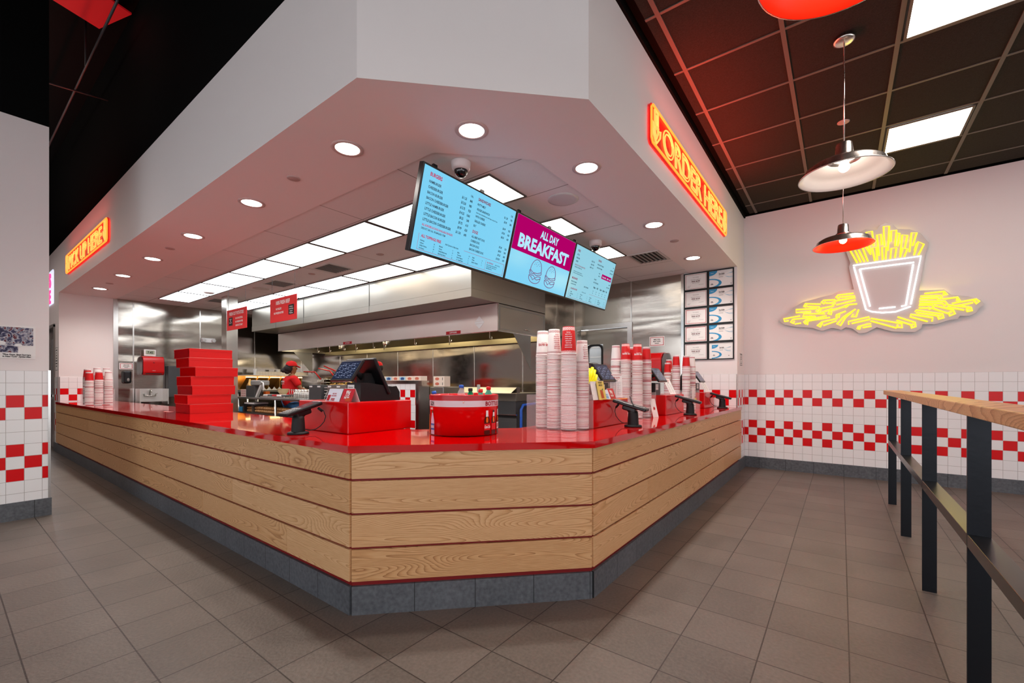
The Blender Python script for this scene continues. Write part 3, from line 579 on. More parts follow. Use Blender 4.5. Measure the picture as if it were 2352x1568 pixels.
board(2, 'paler blue menu screen listing fries, drinks and milkshakes, rightmost of three')
# ------------------------------------------------------------------ neon signs on the bulkhead
def arrow(mb, F, cx, cz, h, mi, r=.009):
    for k in (1, .45):
        q = .09*k; g = h*.5*(1 if k == 1 else .72)
        mb.tube([(cx-q*.4, cz+g, .03), (cx-q*.4, cz-g*.1, .03), (cx-q*1.1, cz-g*.1+.02, .03), (cx-q*1.0, cz-g*.35, .03), (cx, cz-g, .03), (cx+q*1.0, cz-g*.35, .03), (cx+q*1.1, cz-g*.1+.02, .03), (cx+q*.4, cz-g*.1, .03), (cx+q*.4, cz+g, .03)], r, 6, mi, F, closed=True)
def neon_sign(F, W_, H_, text, label, loc):
    t = thing('neon_sign', label, 'neon sign', loc, 0, 'orange neon signs on the bulkhead')
    c = .03
    P = [(c, 0), (W_-c, 0), (W_, c), (W_, H_-c), (W_-c, H_), (c, H_), (0, H_-c), (0, c)]
    MB().prism(P, .012, .022, 0, F).build('backing', M_signred, t)
    MB().tube([(a+(.03 if a < W_/2 else -.03), b+(.03 if b < H_/2 else -.03), .008) for a, b in P], .006, 6, 0, F, closed=True).build('halo_tube', M_halo, t)
    MB().tube([(a+(.012 if a < W_/2 else -.012), b+(.012 if b < H_/2 else -.012), .03) for a, b in P], .0085, 8, 0, F, closed=True).build('border_tube', M_neonR, t)
    m = MB(); T(m, text, F, W_*.5, H_*.14, H_*.70, w=W_*.80, al='C', bold=.0, off=.032, sx=2, neon=.02)
    arrow(m, F, .12, H_*.5, H_*.8, 0); arrow(m, F, W_-.12, H_*.5, H_*.8, 0); m.build('letter_tube', mat('amber_neon', '#ffb060', .4, emit='#ff9a48', es=1.5), t)
    l = bpy.data.lights.new('neon_glow', 'AREA'); l.shape = 'RECTANGLE'; l.size = W_*.95; l.size_y = H_*.5; l.energy = 34; l.color = (1, .06, .03)
    o = bpy.data.objects.new('lamp', l); COL.objects.link(o); o.parent = t; q = (F @ Matrix.Translation((W_/2, H_/2, .06)) @ Matrix.Rotation(PI-.95, 4, 'X')); o.matrix_local = q
neon_sign(FX((0, 0, 0)), 2.75, .315, 'ORDER HERE', 'orange neon ORDER HERE sign on the right face of the white bulkhead', (-1.19, 3.305, 3.12))
neon_sign(FY((0, 0, 0)), 2.92, .32, 'PICK UP HERE', 'orange neon PICK UP HERE sign on the far left face of the white bulkhead', (-10.562, 1.40, 3.125))
nk = thing('neon_sign', 'white and pink neon sign half hidden behind the left wall edge', 'neon sign', (-12.45, 1.40, 2.8)); F = FY((0, 0, 0))
m = MB(); T(m, 'S', F, .12, .33, .26, off=.03, neon=.03, sx=1); T(m, 'E', F, .10, .02, .25, off=.03, neon=.03, sx=1); m.build('letter_tube', mat('pink_neon', '#e0306a', .4, emit='#e0407a', es=1.6), nk)
MB().bbox(-.2, .40, 0, .65, .005, .02, .004, 0, F).build('backing', mat('neon_back_white', '#dfe8ff', .3, emit='#dfe8ff', es=.8), nk)
# ------------------------------------------------------------------ neon fries sign: points are metres on the wall (x from corner, height)
ft = thing('neon_sign', 'yellow and white neon sign shaped like a cup of fries on the right wall', 'neon sign', (0, 7.5, 0))
FB = [(-0.727,2.195),(-0.567,2.308),(-0.548,2.358),(-0.43,2.427),(-0.285,2.454),(-0.226,2.469),(-0.098,2.49),(-0.018,2.529),(0.138,2.53),(0.083,2.839),(0.1,2.892),(0.05,3.069),(0.105,3.101),(0.16,3.271),(0.257,3.313),(0.374,3.281),(0.4,3.33),(0.467,3.356),(0.538,3.313),(0.578,3.251),(0.697,3.22),(0.793,3.154),(0.869,3.022),(0.864,2.959),(0.836,2.886),(0.836,2.835),(0.783,2.434),(1.007,2.418),(1.071,2.347),(1.212,2.311),(1.315,2.262),(1.349,2.203),(1.298,2.153),(1.281,2.106),(1.22,2.075),(1.142,2.082),(1.124,2.046),(1.035,2.035),(0.934,1.999),(0.812,2.009),(0.803,1.958),(0.745,1.916),(0.657,1.923),(0.528,1.938),(0.374,2.004),(0.268,1.943),(0.193,1.937),(0.116,2.01),(0.05,2.029),(0.005,1.997),(-0.098,2.033),(-0.214,1.999),(-0.321,2.05),(-0.467,2.069),(-0.555,2.09),(-0.663,2.121)]
FYL = [[(0.311,2.994),(0.263,3.27),(0.327,3.271),(0.342,3.077)],[(0.397,2.938),(0.374,3.213),(0.415,3.212),(0.424,3.075)],[(0.451,3.056),(0.441,3.308),(0.497,3.302),(0.485,2.989)],[(0.513,3.098),(0.518,3.237),(0.568,3.234),(0.553,3.03)],[(0.573,3.193),(0.598,3.187),(0.578,3.025)],[(0.603,2.888),(0.623,3.162),(0.672,3.146),(0.648,2.992)],[(0.692,2.932),(0.711,3.171),(0.76,3.161),(0.721,3.005)],[(0.733,2.885),(0.774,3.047),(0.826,3.004),(0.774,2.878)],[(0.74,2.942),(0.76,3.03)],[(0.171,2.88),(0.094,3.068),(0.127,3.075)],[(0.209,2.881),(0.149,3.051)],[(0.247,2.881),(0.187,3.051)],[(0.284,2.882),(0.225,3.078)],[(0.313,2.966),(0.257,3.086)],[(0.353,2.877),(0.327,3.052),(0.369,3.051),(0.379,2.88)],[(0.431,2.877),(0.426,3.041),(0.469,3.039),(0.462,2.879)],[(0.508,2.878),(0.518,3.01),(0.568,3.007),(0.553,2.883)],[(0.603,2.881),(0.628,2.989),(0.672,2.975),(0.643,2.881)],[(0.133,2.479),(-0.035,2.475),(-0.057,2.449),(-0.029,2.424),(-0.006,2.45)],[(0.149,2.441),(0.005,2.442)],[(-0.065,2.414),(-0.196,2.422),(-0.22,2.396),(-0.19,2.371),(-0.173,2.398)],[(-0.167,2.379),(-0.098,2.371)],[(0.155,2.417),(-0.052,2.399),(-0.103,2.376),(-0.086,2.339),(-0.063,2.372)],[(0.155,2.382),(-0.052,2.342)],[(-0.226,2.371),(-0.406,2.399),(-0.424,2.36),(-0.4,2.35),(-0.388,2.378)],[(-0.381,2.355),(-0.238,2.333)],[(0.171,2.332),(0.072,2.329),(0.039,2.318),(0.05,2.296),(0.078,2.321)],[(-0.273,2.315),(-0.517,2.325),(-0.515,2.28),(-0.339,2.281)],[(-0.08,2.331),(-0.238,2.311),(-0.279,2.279),(-0.249,2.262),(-0.226,2.296)],[(0.039,2.311),(-0.121,2.271),(-0.144,2.23),(-0.109,2.212),(-0.103,2.255)],[(-0.098,2.297),(-0.238,2.246)],[(-0.179,2.233),(-0.418,2.256),(-0.437,2.221),(-0.285,2.207)],[(-0.467,2.231),(-0.669,2.205),(-0.654,2.166),(-0.605,2.172)],[(-0.321,2.196),(-0.555,2.187),(-0.582,2.152),(-0.548,2.127),(-0.536,2.163)],[(-0.53,2.118),(-0.455,2.127)],[(-0.161,2.203),(-0.394,2.166),(-0.424,2.139),(-0.406,2.108),(-0.381,2.143)],[(-0.381,2.094),(-0.369,2.149),(-0.121,2.178)],[(0.05,2.247),(-0.052,2.207),(-0.057,2.179),(-0.023,2.169),(-0.018,2.211)],[(0.155,2.264),(0.027,2.171),(-0.046,2.079),(-0.006,2.054),(0.05,2.162),(0.127,2.239)],[(0.187,2.254),(0.16,2.159),(0.111,2.164),(0.133,2.197)],[(-0.04,2.156),(-0.214,2.121),(-0.267,2.075),(-0.232,2.053),(-0.208,2.106)],[(-0.196,2.069),(-0.052,2.122)],[(0.083,2.061),(0.078,2.104),(0.295,2.147),(0.302,2.112),(0.116,2.073)],[(0.316,2.052),(0.284,2.055),(0.182,2.026),(0.171,1.999),(0.198,1.99),(0.204,2.017)],[(0.321,2.022),(0.231,2.008)],[(0.316,2.125),(0.618,2.031),(0.623,1.978),(0.573,1.988),(0.578,2.021)],[(0.311,2.091),(0.568,1.978)],[(0.578,2.121),(0.745,2.034),(0.75,1.981),(0.711,1.967),(0.706,2.004),(0.731,2.016)],[(0.568,2.079),(0.706,2.007)],[(0.831,2.389),(1.007,2.393),(1.035,2.351),(0.998,2.349),(1.007,2.376)],[(0.793,2.361),(0.98,2.345),(0.989,2.312),(0.952,2.297),(0.948,2.324)],[(0.788,2.329),(0.943,2.32)],[(0.998,2.299),(1.124,2.309),(1.144,2.263),(1.115,2.27),(1.12,2.291)],[(0.783,2.297),(1.016,2.271),(1.035,2.237),(1.007,2.215),(0.998,2.241)],[(0.783,2.269),(0.994,2.246)],[(1.075,2.239),(1.281,2.268),(1.306,2.238),(1.281,2.211),(1.259,2.256)],[(1.106,2.204),(1.251,2.226)],[(0.779,2.246),(0.897,2.24),(0.911,2.206),(0.873,2.187),(0.869,2.217)],[(0.779,2.213),(0.859,2.205)],[(0.915,2.231),(1.084,2.157),(1.102,2.111),(1.053,2.088),(1.048,2.129),(1.071,2.139)],[(0.906,2.194),(1.048,2.116)],[(1.039,2.224),(1.238,2.172),(1.246,2.134),(1.203,2.126),(1.199,2.157),(1.225,2.161)],[(1.035,2.199),(1.177,2.147)],[(0.745,2.171),(0.755,2.19),(0.994,2.115),(1.003,2.07),(0.957,2.058),(0.948,2.094),(0.98,2.097)],[(0.755,2.157),(0.948,2.1)],[(0.859,2.037),(0.697,2.11),(0.701,2.143),(0.906,2.078),(0.897,2.034)]]
FWH = [[(0.127,2.852),(0.798,2.861),(0.704,2.267)],[(0.138,2.83),(0.263,2.246),(0.321,2.213),(0.426,2.189),(0.558,2.187),(0.704,2.241)],[(0.198,2.792),(0.735,2.793)],[(0.198,2.792),(0.305,2.283)],[(0.726,2.768),(0.657,2.259),(0.613,2.253)],[(0.395,2.246),(0.558,2.25)]]
F = FY((0, 0, 0))
def smooth_closed(P, n=3):      # soft scalloped outline through the points
    out = []; k = len(P)
    for i in range(k):
        a, b, c, d = (Vector(P[(i+j-1) % k]) for j in range(4))
        for j in range(n): t = j/n; out.append(tuple(.5*((2*b)+(c-a)*t+(2*a-5*b+4*c-d)*t*t+(3*b-a-3*c+d)*t**3)))
    return out
MB().prism(FB, .035, .048, 0, F).build('acrylic_board', M_frost, ft)
m = MB()
for q in FYL: m.tube([(a, b, .058) for a, b in q], .0085, 6, 0, F)
m.build('yellow_tube', M_neonY, ft)
m = MB()
for q in FWH: m.tube([(a, b, .058) for a, b in q], .0085, 6, 0, F)
m.build('white_tube', M_neonW, ft)
m = MB()
for x, z in ((.15, 2.75), (.75, 2.75), (-.5, 2.2), (1.15, 2.25), (.45, 3.2)): m.cyl(0, 0, 0, .036, .012, 10, 0, None, F @ Matrix.Translation((x, z, 0)))
m.build('standoff', M_steel3, ft)
for nm, x, z, en, cl in (('yellow_glow', .45, 3.0, 6, (1, .85, .1)), ('yellow_glow', -.2, 2.2, 6, (1, .85, .1)), ('yellow_glow', 1.0, 2.25, 6, (1, .85, .1))):
    l = bpy.data.lights.new(nm, 'AREA'); l.size = .5; l.energy = en*.5; l.color = cl; o = bpy.data.objects.new('lamp', l); COL.objects.link(o); o.parent = ft; o.location = (x, -.08, z); o.rotation_euler = (-PI/2-.35, 0, 0)
# ------------------------------------------------------------------ certificates
ct_names = ['top', 'second from the top', 'third from the top', 'fourth from the top', 'bottom']
for r_ in range(5):
    for c_ in range(2):
        x0 = (-1.925, -1.578)[c_]; w_ = (.343, .348)[c_]; z1 = 2.94-.2645*r_; h_ = .262
        t = thing('framed_certificate', ('checker bordered award certificate' if c_ == 0 else 'food safety certificate with blue swoosh')+', '+ct_names[r_]+' of the '+('left' if c_ == 0 else 'right')+' column', 'certificate', (x0, 6.95, z1-h_), 0, 'framed certificates on the return wall')
        MB().box(0, w_, 0, .014, .0, .018, 0, F).box(0, w_, h_-.014, h_, 0, .018, 0, F).box(0, .014, .014, h_-.014, 0, .018, 0, F).box(w_-.014, w_, .014, h_-.014, 0, .018, 0, F).build('frame', M_blk2, t)
        MB().box(.013, w_-.013, .013, h_-.013, .001, .006, 0, F).build('certificate', M_paper, t)
        m = MB(); f = F @ Matrix.Translation((0, 0, .006))
        if c_ == 0:
            RB(m, f, .025, .025, w_-.025, h_-.025, .004, 1)
            if r_ in (2, 3):
                for k in range(20): R(m, f, .03+k*.0142, h_-.036, .037+k*.0142, h_-.029, 1); R(m, f, .03+k*.0142, .029, .037+k*.0142, .036, 1)
                for k in range(14): R(m, f, .029, .03+k*.0142, .036, .037+k*.0142, 1); R(m, f, w_-.036, .03+k*.0142, w_-.029, .037+k*.0142, 1)
            T(m, 'This is to certify that', f, w_/2, .19, .009, al='C'); T(m, 'THE SUCCESSFUL COMPLETION OF', f, w_/2, .155, .008, al='C')
            T(m, 'FIVE GUYS', f, w_/2, .125, .017, al='C', mi=2, bold=.05, sx=1.1); T(m, 'Quality Control Training', f, w_/2, .107, .009, al='C'); R(m, f, .05, .072, .10, .0735); R(m, f, .05, .060, .09, .0615); R(m, f, .05, .050, .085, .0525); R(m, f, w_-.13, .076, w_-.06, .078)
        else:
            u0, v0, s_ = (.015, .015, 1) if r_ < 4 else (.05, .03, .8)
            X0, X1, Z0, Z1 = u0, u0+(w_-.03)*s_, v0, v0+(h_-.03)*s_
            q = .11*s_; P_ = [(X0, Z1)]+[(X0+q*math.cos(a_), Z1-q*.62*math.sin(a_)) for a_ in [i*PI/2/8 for i in range(9)]]
            m.add([(a, b, .0006) for a, b in P_], [tuple(range(len(P_)))[::-1]], 3, f)
            T(m, 'National', f, X0+.02*s_, Z1-.035*s_, .01*s_, mi=4); T(m, 'ServSafe', f, X0+.13*s_, Z1-.06*s_, .02*s_, bold=.03); T(m, 'CERTIFICATION', f, X0+.13*s_, Z1-.075*s_, .009*s_)
            R(m, f, X0+.13*s_, Z1-.1*s_, X0+.19*s_, Z1-.096*s_)
            for R0, R1, sq, mi_, cx_, cz_ in ((.17, .145, .42, 3, 0, .052),):
                m.add([p_ for i in range(13) for p_ in ((X0+s_*R0*math.cos(-PI/2+i*PI/12), Z0+s_*(cz_+R0*sq*math.sin(-PI/2+i*PI/12)), .0005), (X0+s_*(R1-.03*(1-i/12))*math.cos(-PI/2+i*PI/12), Z0+s_*(cz_+R1*sq*.9*math.sin(-PI/2+i*PI/12)), .0005))], [(2*i, 2*i+2, 2*i+3, 2*i+1) for i in range(12)], mi_, f)
            for dz in (0, .01, .02): PL(m, f, [(X1, Z0+.13*s_-dz), (X1-.05*s_, Z0+.125*s_-dz*.5), (X1-.10*s_, Z0+.14*s_), (X1-.11*s_, Z0+.155*s_), (X1-.06*s_, Z0+.175*s_), (X1, Z0+.18*s_+dz*.5)], .0012, 5, .001, 4)
            R(m, f, X0+.022*s_, Z0+.046*s_, X0+.05*s_, Z0+.052*s_); R(m, f, X0+.018*s_, Z0+.032*s_, X0+.055*s_, Z0+.04*s_); m.box(X1-.03, X1-.02, Z0+.02, Z0+.03, 0, .001, 0, f)
        m.build('print', [M_print, M_rprint, mat('dark_red_print', '#5a1420', .6), M_blue2, M_white, mat('pale_blue_print', '#8cc4dc', .6)], t)
# ------------------------------------------------------------------ small wall notices
def notice(x, y, z, w_, h_, F0, lines, label, border=M_rprint, hs=.3, red=False):
    t = thing('wall_notice', label, 'notice', (x, y, z)); f = F0((0, 0, 0))
    MB().box(0, w_, 0, h_, .001, .005, 0, f).build('plate', M_paper, t); m = MB(); f = f @ Matrix.Translation((0, 0, .005)); RB(m, f, .012, .012, w_-.012, h_-.012, .008, 1)
    for k, s_ in enumerate(lines):
        if s_[0] == '#': v = h_*(.86-.11*k); R(m, f, w_*.5-w_*.05*len(s_), v-h_*.022, w_*.5+w_*.05*len(s_), v+h_*.022)
        else: T(m, s_, f, w_/2, h_-h_*(.38+.19*k), h_*.115, al='C', bold=.03, w=w_*.8)
    m.build('lettering', [M_print, border], t); return t
notice(-2.463, 6.95, 1.862, .24, .155, FY, ('EMPLOYEES', 'MUST WASH', 'HANDS'), 'white hand washing notice on the steel wall right of the swing door')
notice(-11.5, 2.242, 1.55, .212, .13, FX, ('EMPLOYEES', 'MUST WASH', 'HANDS'), 'white hand washing notice on the steel wall above the soap dispenser')
t = notice(-1.19, 7.12, 1.52, .2, .2, FX, ('######', '####', '#####', '#####', '##', '###', '######'), 'tall white notice on the corner column by the tiled wall', M_print)
notice(-11.85, 1.40, 1.5, .28, .45, FY, ('#####', '##', '###', '####', '######', '######', '####'), 'tall framed notice beside the far left door', M_print)
# ------------------------------------------------------------------ poster on the left wall
t = thing('poster', 'white framed comic style poster with a burger quote on the left wall', 'poster', (-6.13, -.35, 1.50)); F = FX((0, 0, 0))
MB().box(0, .94, 0, .30, 0, .008, 0, F).build('sheet', M_paper, t)
M_pic = mat('comic_panel', '#3b3555', .5); G = NG(M_pic); vv = G.coord((1, 14, 14)); n_ = G.noise(vv, 1.3, 5, 1.8)
G.base(G.ramp(n_, [(.30, '#15122a'), (.42, '#3c3a5e'), (.5, '#8e8f9c'), (.54, '#c9c8cf'), (.58, '#4a2430'), (.68, '#8c1f2c'), (.8, '#222038')]))
m = MB(); m.box(.02, .925, .125, .29, .008, .0095, 0, F).box(.02, .83, .055, .12, .008, .0095, 0, F).build('comic_picture', M_pic, t)
m = MB(); T(m, '"Five Guys. Best burgers', F, .735, .030, .014, w=.175, al='F', off=.0102, bold=.04); T(m, 'in New York" -Spider-Man', F, .735, .012, .0125, w=.175, al='F', off=.0102, bold=.04)
f = F @ Matrix.Translation((0, 0, .0102))
m.add([(.72+.035*math.cos(a_*PI/8), .14+.02*math.sin(a_*PI/8), .0101) for a_ in range(16)]+[(.83+.025*math.cos(a_*PI/8), .125+.013*math.sin(a_*PI/8), .0101) for a_ in range(16)], [tuple(range(16)), tuple(range(16, 32))], 1, F); m.build('lettering', [M_print, M_white], t)
# ------------------------------------------------------------------ queue rail
t = thing('queue_rail', 'black flat steel queue railing with oak top rail at the right', 'railing', (.43, 6.09, 0))
for k in range(6):
    y = -.03-1.2*k; MB().box(-.033, .033, y-.006, y+.006, 0, 1.15).build('post', M_bsteel, t)
    if k < 5:
        MB().bbox(-.033, .033, y-1.1935, y-.0065, .625, .675, .002).build('mid_rail', M_lsteel, t)
MB().bbox(-.07, .07, -6.3, .0, 1.152, 1.196, .004).build('top_rail', M_rail, t)
MB().box(-.033, .033, -6.2, 0, 1.146, 1.152).build('rail_bracket', M_bsteel, t)
# ------------------------------------------------------------------ hanging kitchen signs
def hang(x, w_, z0, z1, label, lines, dark, dx):
    t = thing('hanging_sign', label, 'hanging sign', (x, 2.9, z0), 0, 'red signs on chains over the kitchen'); h_ = z1-z0; F = FY((0, 0, 0))
    MB().box(0, w_, -.004, .004, 0, h_).build('panel', mat('sign_red', '#d8282b', .5), t)
    m = MB(); f = F @ Matrix.Translation((0, 0, .0045))
    T(m, lines[0], f, w_/2, h_*.72, h_*.155, al='C', w=w_*.9, bold=.03, sx=.75)
    for k, s_ in enumerate(lines[1:]): T(m, s_, f, (w_*.34 if dx > w_/2 else w_*.64), h_*(.5-.17*k), h_*.085, al='C', bold=.03)
    R(m, f, dx, h_*.22, dx+w_*.2, h_*.62, 1)
    for k, s_ in enumerate(dark): T(m, s_, f, dx+w_*.1, h_*(.51-.085*k), h_*.055, al='C', w=w_*.17, off=.002, bold=.02)
    m.build('lettering', [M_white, M_print], t); c = MB()
    for u in (.05, w_-.05):
        n = 22; L = 2.952-z1
        for i in range(n): c.tube([(u+(.003 if i % 2 else 0), 0, h_+L*i/n), (u+(.003 if i % 2 else 0), (.003 if i % 2 == 0 else 0), h_+L*(i+.8)/n)], .003, 4)
    c.build('chain', M_dkgrey, t)
hang(-6.495, .745, 2.125, 2.457, 'red hanging sign reading 100% FRESH BEEF', ('100% FRESH BEEF', 'NO FILLERS', 'NO PRESERVATIVES'), ('We Cook', 'All Our Meat', 'Juicy and', 'Well-Done'), .53)
hang(-8.02, .745, 2.125, 2.452, 'red hanging sign reading FRESH CUT POTATOES', ('FRESH CUT POTATOES', 'NO CHOLESTEROL', 'NO PRESERVATIVES', 'HAND-CUT DAILY'), ('Cooked In', '100%', 'Peanut Oil'), .08)
# ------------------------------------------------------------------ paper cups
def cup_mat(name, body, rim, redcup):
    m = mat(name, '#ffffff', .55); G = NG(m); x, y, z = G.sep(G.coord()); oi = G.n('ShaderNodeObjectInfo').outputs['Random']
    def band(a, b): return G.M('MULTIPLY', G.M('GREATER_THAN', z, a), G.M('LESS_THAN', z, b))
    ang = G.M('DIVIDE', G.M('ARCTAN2', y, x), 2*PI)
    def chk(N, hgt, z0): return G.M('LESS_THAN', G.M('FRACT', G.M('MULTIPLY', G.M('ADD', G.M('FLOOR', G.M('MULTIPLY', ang, N)), G.M('ADD', G.M('FLOOR', G.M('DIVIDE', G.M('SUBTRACT', z, z0), hgt)), 200.0)), .5)), .25)
    wht = lin('#ece7e4'); red = lin('#cf0a10'); dk = lin('#8c1020')
    A = band(.0125, .0245); B = band(.163, .181)
    if redcup:
        c = G.mix(band(.0245, .163), wht, red); c = G.mix(G.M('GREATER_THAN', z, .1835), c, lin('#b90d18'))
        c = G.mix(G.M('MULTIPLY', A, chk(60, .006, .0125)), c, red); c = G.mix(G.M('MULTIPLY', B, chk(44, .006, .163)), c, red)
    else: c = G.mix(G.M('MULTIPLY', G.M('MAXIMUM', G.M('MULTIPLY', A, chk(60, .006, .0125)), G.M('MULTIPLY', B, chk(44, .006, .163))), 1.0), wht, dk)
    s1 = G.M('LESS_THAN', oi, .56); s2 = G.M('MULTIPLY', G.M('GREATER_THAN', oi, .42), G.M('LESS_THAN', oi, .8))
    dash = chk(64, 1.0, 0.0); st = band(.0058, .0098); thin = band(.0075, .0098)
    sm = G.M('MULTIPLY', st, G.M('MAXIMUM', G.M('MULTIPLY', s1, G.M('MAXIMUM', dash, G.M('LESS_THAN', oi, .3))), G.M('MULTIPLY', s2, 0.0)))
    c = G.mix(sm, c, lin('#a50f1e')); c = G.mix(G.M('MULTIPLY', G.M('MULTIPLY', thin, s2), dash), c, lin('#a08c90')); c = G.mix(G.M('MULTIPLY', G.M('MULTIPLY', thin, G.M('GREATER_THAN', oi, .8)), 1.0), c, lin('#c46a72'))
    G.base(c); return m
M_cupW = cup_mat('white_paper_cup', 0, 0, False); M_cupR = cup_mat('red_paper_cup', 0, 0, True)
CR, CB, CH = .0535, .041, .190
def cup_prof(R_=CR, r_=CB, h=CH): return [(R_-.003, .0005), (R_+.0012, .0008), (R_+.0018, .003), (R_-.0002, .0055), (R_-.0012, .0062), (R_-.0012-(R_-r_)*.04, .0125), (r_, h-.001), (r_-.001, h), (r_-.003, h), (r_-.004, h-.004), (.0001, h-.004)]
cup_me = {k: MB().lathe(cup_prof(), 32, close=False).mesh('paper_cup', mm) for k, mm in (('W', M_cupW), ('R', M_cupR))}
PITCH = .0111
def curved(F0, rfun, th0, flip=False):
    def fx(p):
        u, v, w_ = p
        if flip: u, v = -u, -v
        z = F0+v; r_ = rfun(z)+w_; a = th0+u/rfun(z); return (r_*math.cos(a), r_*math.sin(a), z)
    return fx
crf = lambda z: CR-(CR-CB)*z/CH+.0002
def cup_print(parent, th, kind, side):
    m = MB(); rd = kind == 'R'
    if side == 'logo':
        T(m, 'FIVE GUYS', None, 0, -.005, .0165, al='C', fx=curved(.085, crf, th, True), bold=.04, sx=1.05, w=.092); T(m, 'BURGERS and FRIES', None, 0, .0, .0045, al='C', fx=curved(.099, crf, th, True), bold=.02)
    else:
        T(m, 'FIVE', None, 0, -.0, .007, al='C', fx=curved(.152, crf, th, True), bold=.02, sx=1.5); T(m, 'Coca-Cola', None, 0, 0, .009, al='C', fx=curved(.138, crf, th, True), bold=.02, shear=.15)
        for k, s_ in enumerate(('MIX YOUR OWN FLAVOR', 'CHERRY VANILLA', 'ORANGE LIME', 'ZERO SUGAR', 'LEMON RASPBERRY', 'OVER ONE HUNDRED')):
            T(m, s_, None, 0, 0, .0055, al='C', fx=curved(.122-.0145*k, crf, th, True), bold=.04, w=.05)
            if k % 2 == 0: T(m, '__________', None, 0, 0, .008, al='C', fx=curved(.118-.0145*k, crf, th, True), bold=.04, w=.06)
    m.build('print', M_white if rd else M_rprint, parent)
CUPN = 0
def cup_stack(x, y, z0, n, kinds, label, group, sc=1.0, side='logo', th=None):
    global CUPN
    top = None
    for i in range(n):
        k = kinds if i == n-1 else random.choice(('W', 'W', 'W', 'R')) if kinds != 'R' else random.choice('WR')
        o = bpy.data.objects.new('paper_cup', cup_me[k]); COL.objects.link(o); o.location = (x+random.uniform(-.0006, .0006), y+random.uniform(-.0006, .0006), z0+i*PITCH*sc); o.scale = (sc, sc, sc); o.rotation_euler.z = random.uniform(0, .2)
        CUPN += 1
        if i == n-1: tag(o, label[0], 'cup', group); top = o; o.rotation_euler.z = 0
        else: tag(o, label[1], 'cup', group)
    cup_print(top, math.atan2(-y, -x)+.0 if th is None else th, kinds, side); return top
def rack(x0, x1, y0, y1, h, label, loc_z=.9305, posts=()):
    t = thing('cup_rack', label, 'cup rack', ((x0+x1)/2, (y0+y1)/2, loc_z), 0, 'clear acrylic cup racks on the counter'); a = (x1-x0)/2; b = (y1-y0)/2
    MB().box(-a, a, -b, b, 0, .006).build('base', M_clear, t)
    MB().box(-a, a, -b, -b+.003, .0065, h).build('panel', M_clear, t); MB().box(-a, a, b-.003, b, .0065, h).build('panel', M_clear, t)
    MB().box(-a, -a+.003, -b+.0035, b-.0035, .0065, h).build('panel', M_clear, t); MB().box(a-.003, a, -b+.0035, b-.0035, .0065, h).build('panel', M_clear, t)
    return t
gA = 'cups in the tall front stacks'
rack(-1.90, -1.475, 2.705, 2.965, .255, 'clear acrylic rack holding the four tall front cup stacks on the chamfer end')
cup_stack(-1.838, 2.835, .938, 50, 'W', ('top white cup of the leftmost tall front stack', 'white and red rimmed cup nested in the leftmost tall front stack'), gA, 1.0, th=-.75)
cup_stack(-1.715, 2.80, .938, 50, 'W', ('top white cup of the second tall front stack, highest of all stacks', 'white and red rimmed cup nested in the second tall front stack'), gA, 1.0, 'menu', th=-.55)
cup_stack(-1.585, 2.79, .938, 47, 'R', ('top red cup with flavor list in the third tall front stack', 'rimmed cup nested in the tall front stack topped by a red cup'), gA, 1.06, 'menu', th=-1.1)
cup_stack(-1.535, 2.90, .938, 46, 'W', ('top white cup of the rightmost tall front stack', 'rimmed cup nested in the rightmost tall front stack'), gA, .94, 'menu', th=-.4)
gB = 'cups in the stacks beside the middle register'
rack(-1.88, -1.50, 4.06, 4.42, .25, 'clear acrylic rack of cups between the first and second red boxes of the order side')
cup_stack(-1.711, 4.15, .938, 54, 'R', ('top red cup of the second stack left of the towel dispenser', 'cup nested in the second stack left of the towel dispenser'), gB, .93, th=-.95)
cup_stack(-1.591, 4.15, .938, 53, 'R', ('top red cup of the tallest stack just left of the towel dispenser', 'cup nested in the tallest stack just left of the towel dispenser'), gB, .93, th=-.95)
# all remaining cups, past three hundred: one object
rack(-1.84, -1.45, 5.52, 5.92, .25, 'clear acrylic rack of cups between the two far red boxes'); rack(-9.44, -9.15, 1.385, 1.735, .25, 'clear acrylic rack of cups at the far left end of the counter')
m = MB()
for x, y, zt, red, s_ in ((-1.815, 4.15, 1.655, 0, .93), (-1.70, 4.29, 1.640, 1, .9), (-1.563, 4.32, 1.645, 1, .9), (-1.766, 5.64, 1.542, 1, .85), (-1.657, 5.63, 1.633, 1, .9), (-1.536, 5.63, 1.617, 1, .9), (-1.80, 5.80, 1.589, 1, .85), (-1.515, 5.80, 1.618, 0, .9),
                        (-9.23, 1.45, 1.45, 1, 1), (-9.23, 1.56, 1.465, 1, 1), (-9.23, 1.67, 1.455, 0, 1), (-9.36, 1.45, 1.50, 1, 1), (-9.36, 1.56, 1.52, 0, 1), (-9.36, 1.67, 1.52, 0, 1)):
    z = .938; h = .17*s_ if s_ < 1 else .15; pr = cup_prof(.0535*s_, .041*s_, h); n = int((zt-h-z)/.0118)
    for i in range(n+1):
        TT = Matrix.Translation((x, y, z)); last = i == n; q = pr if last else pr[:6]+[(pr[5][0]-.001, .02)]; c0 = random.choice((0, 0, 1, 2))
        m.lathe(q[:4], 16, 0, TT, close=False); m.lathe(q[3:6], 16, c0, TT, close=False)
        if last: m.lathe([q[5], (q[5][0]-.0008, .026)], 16, 2, TT, close=False); m.lathe([(q[5][0]-.0008, .026), (pr[6][0]+.001, h*.86)], 16, 3 if red else 0, TT, close=False); m.lathe([(pr[6][0]+.001, h*.86), (pr[6][0]+.0005, h*.95)], 16, 2, TT, close=False); m.lathe([(pr[6][0]+.0005, h*.95)]+q[6:], 16, 0, TT, close=False)
        elif c0 == 0 and random.random() < .5: pass
        z += .0118
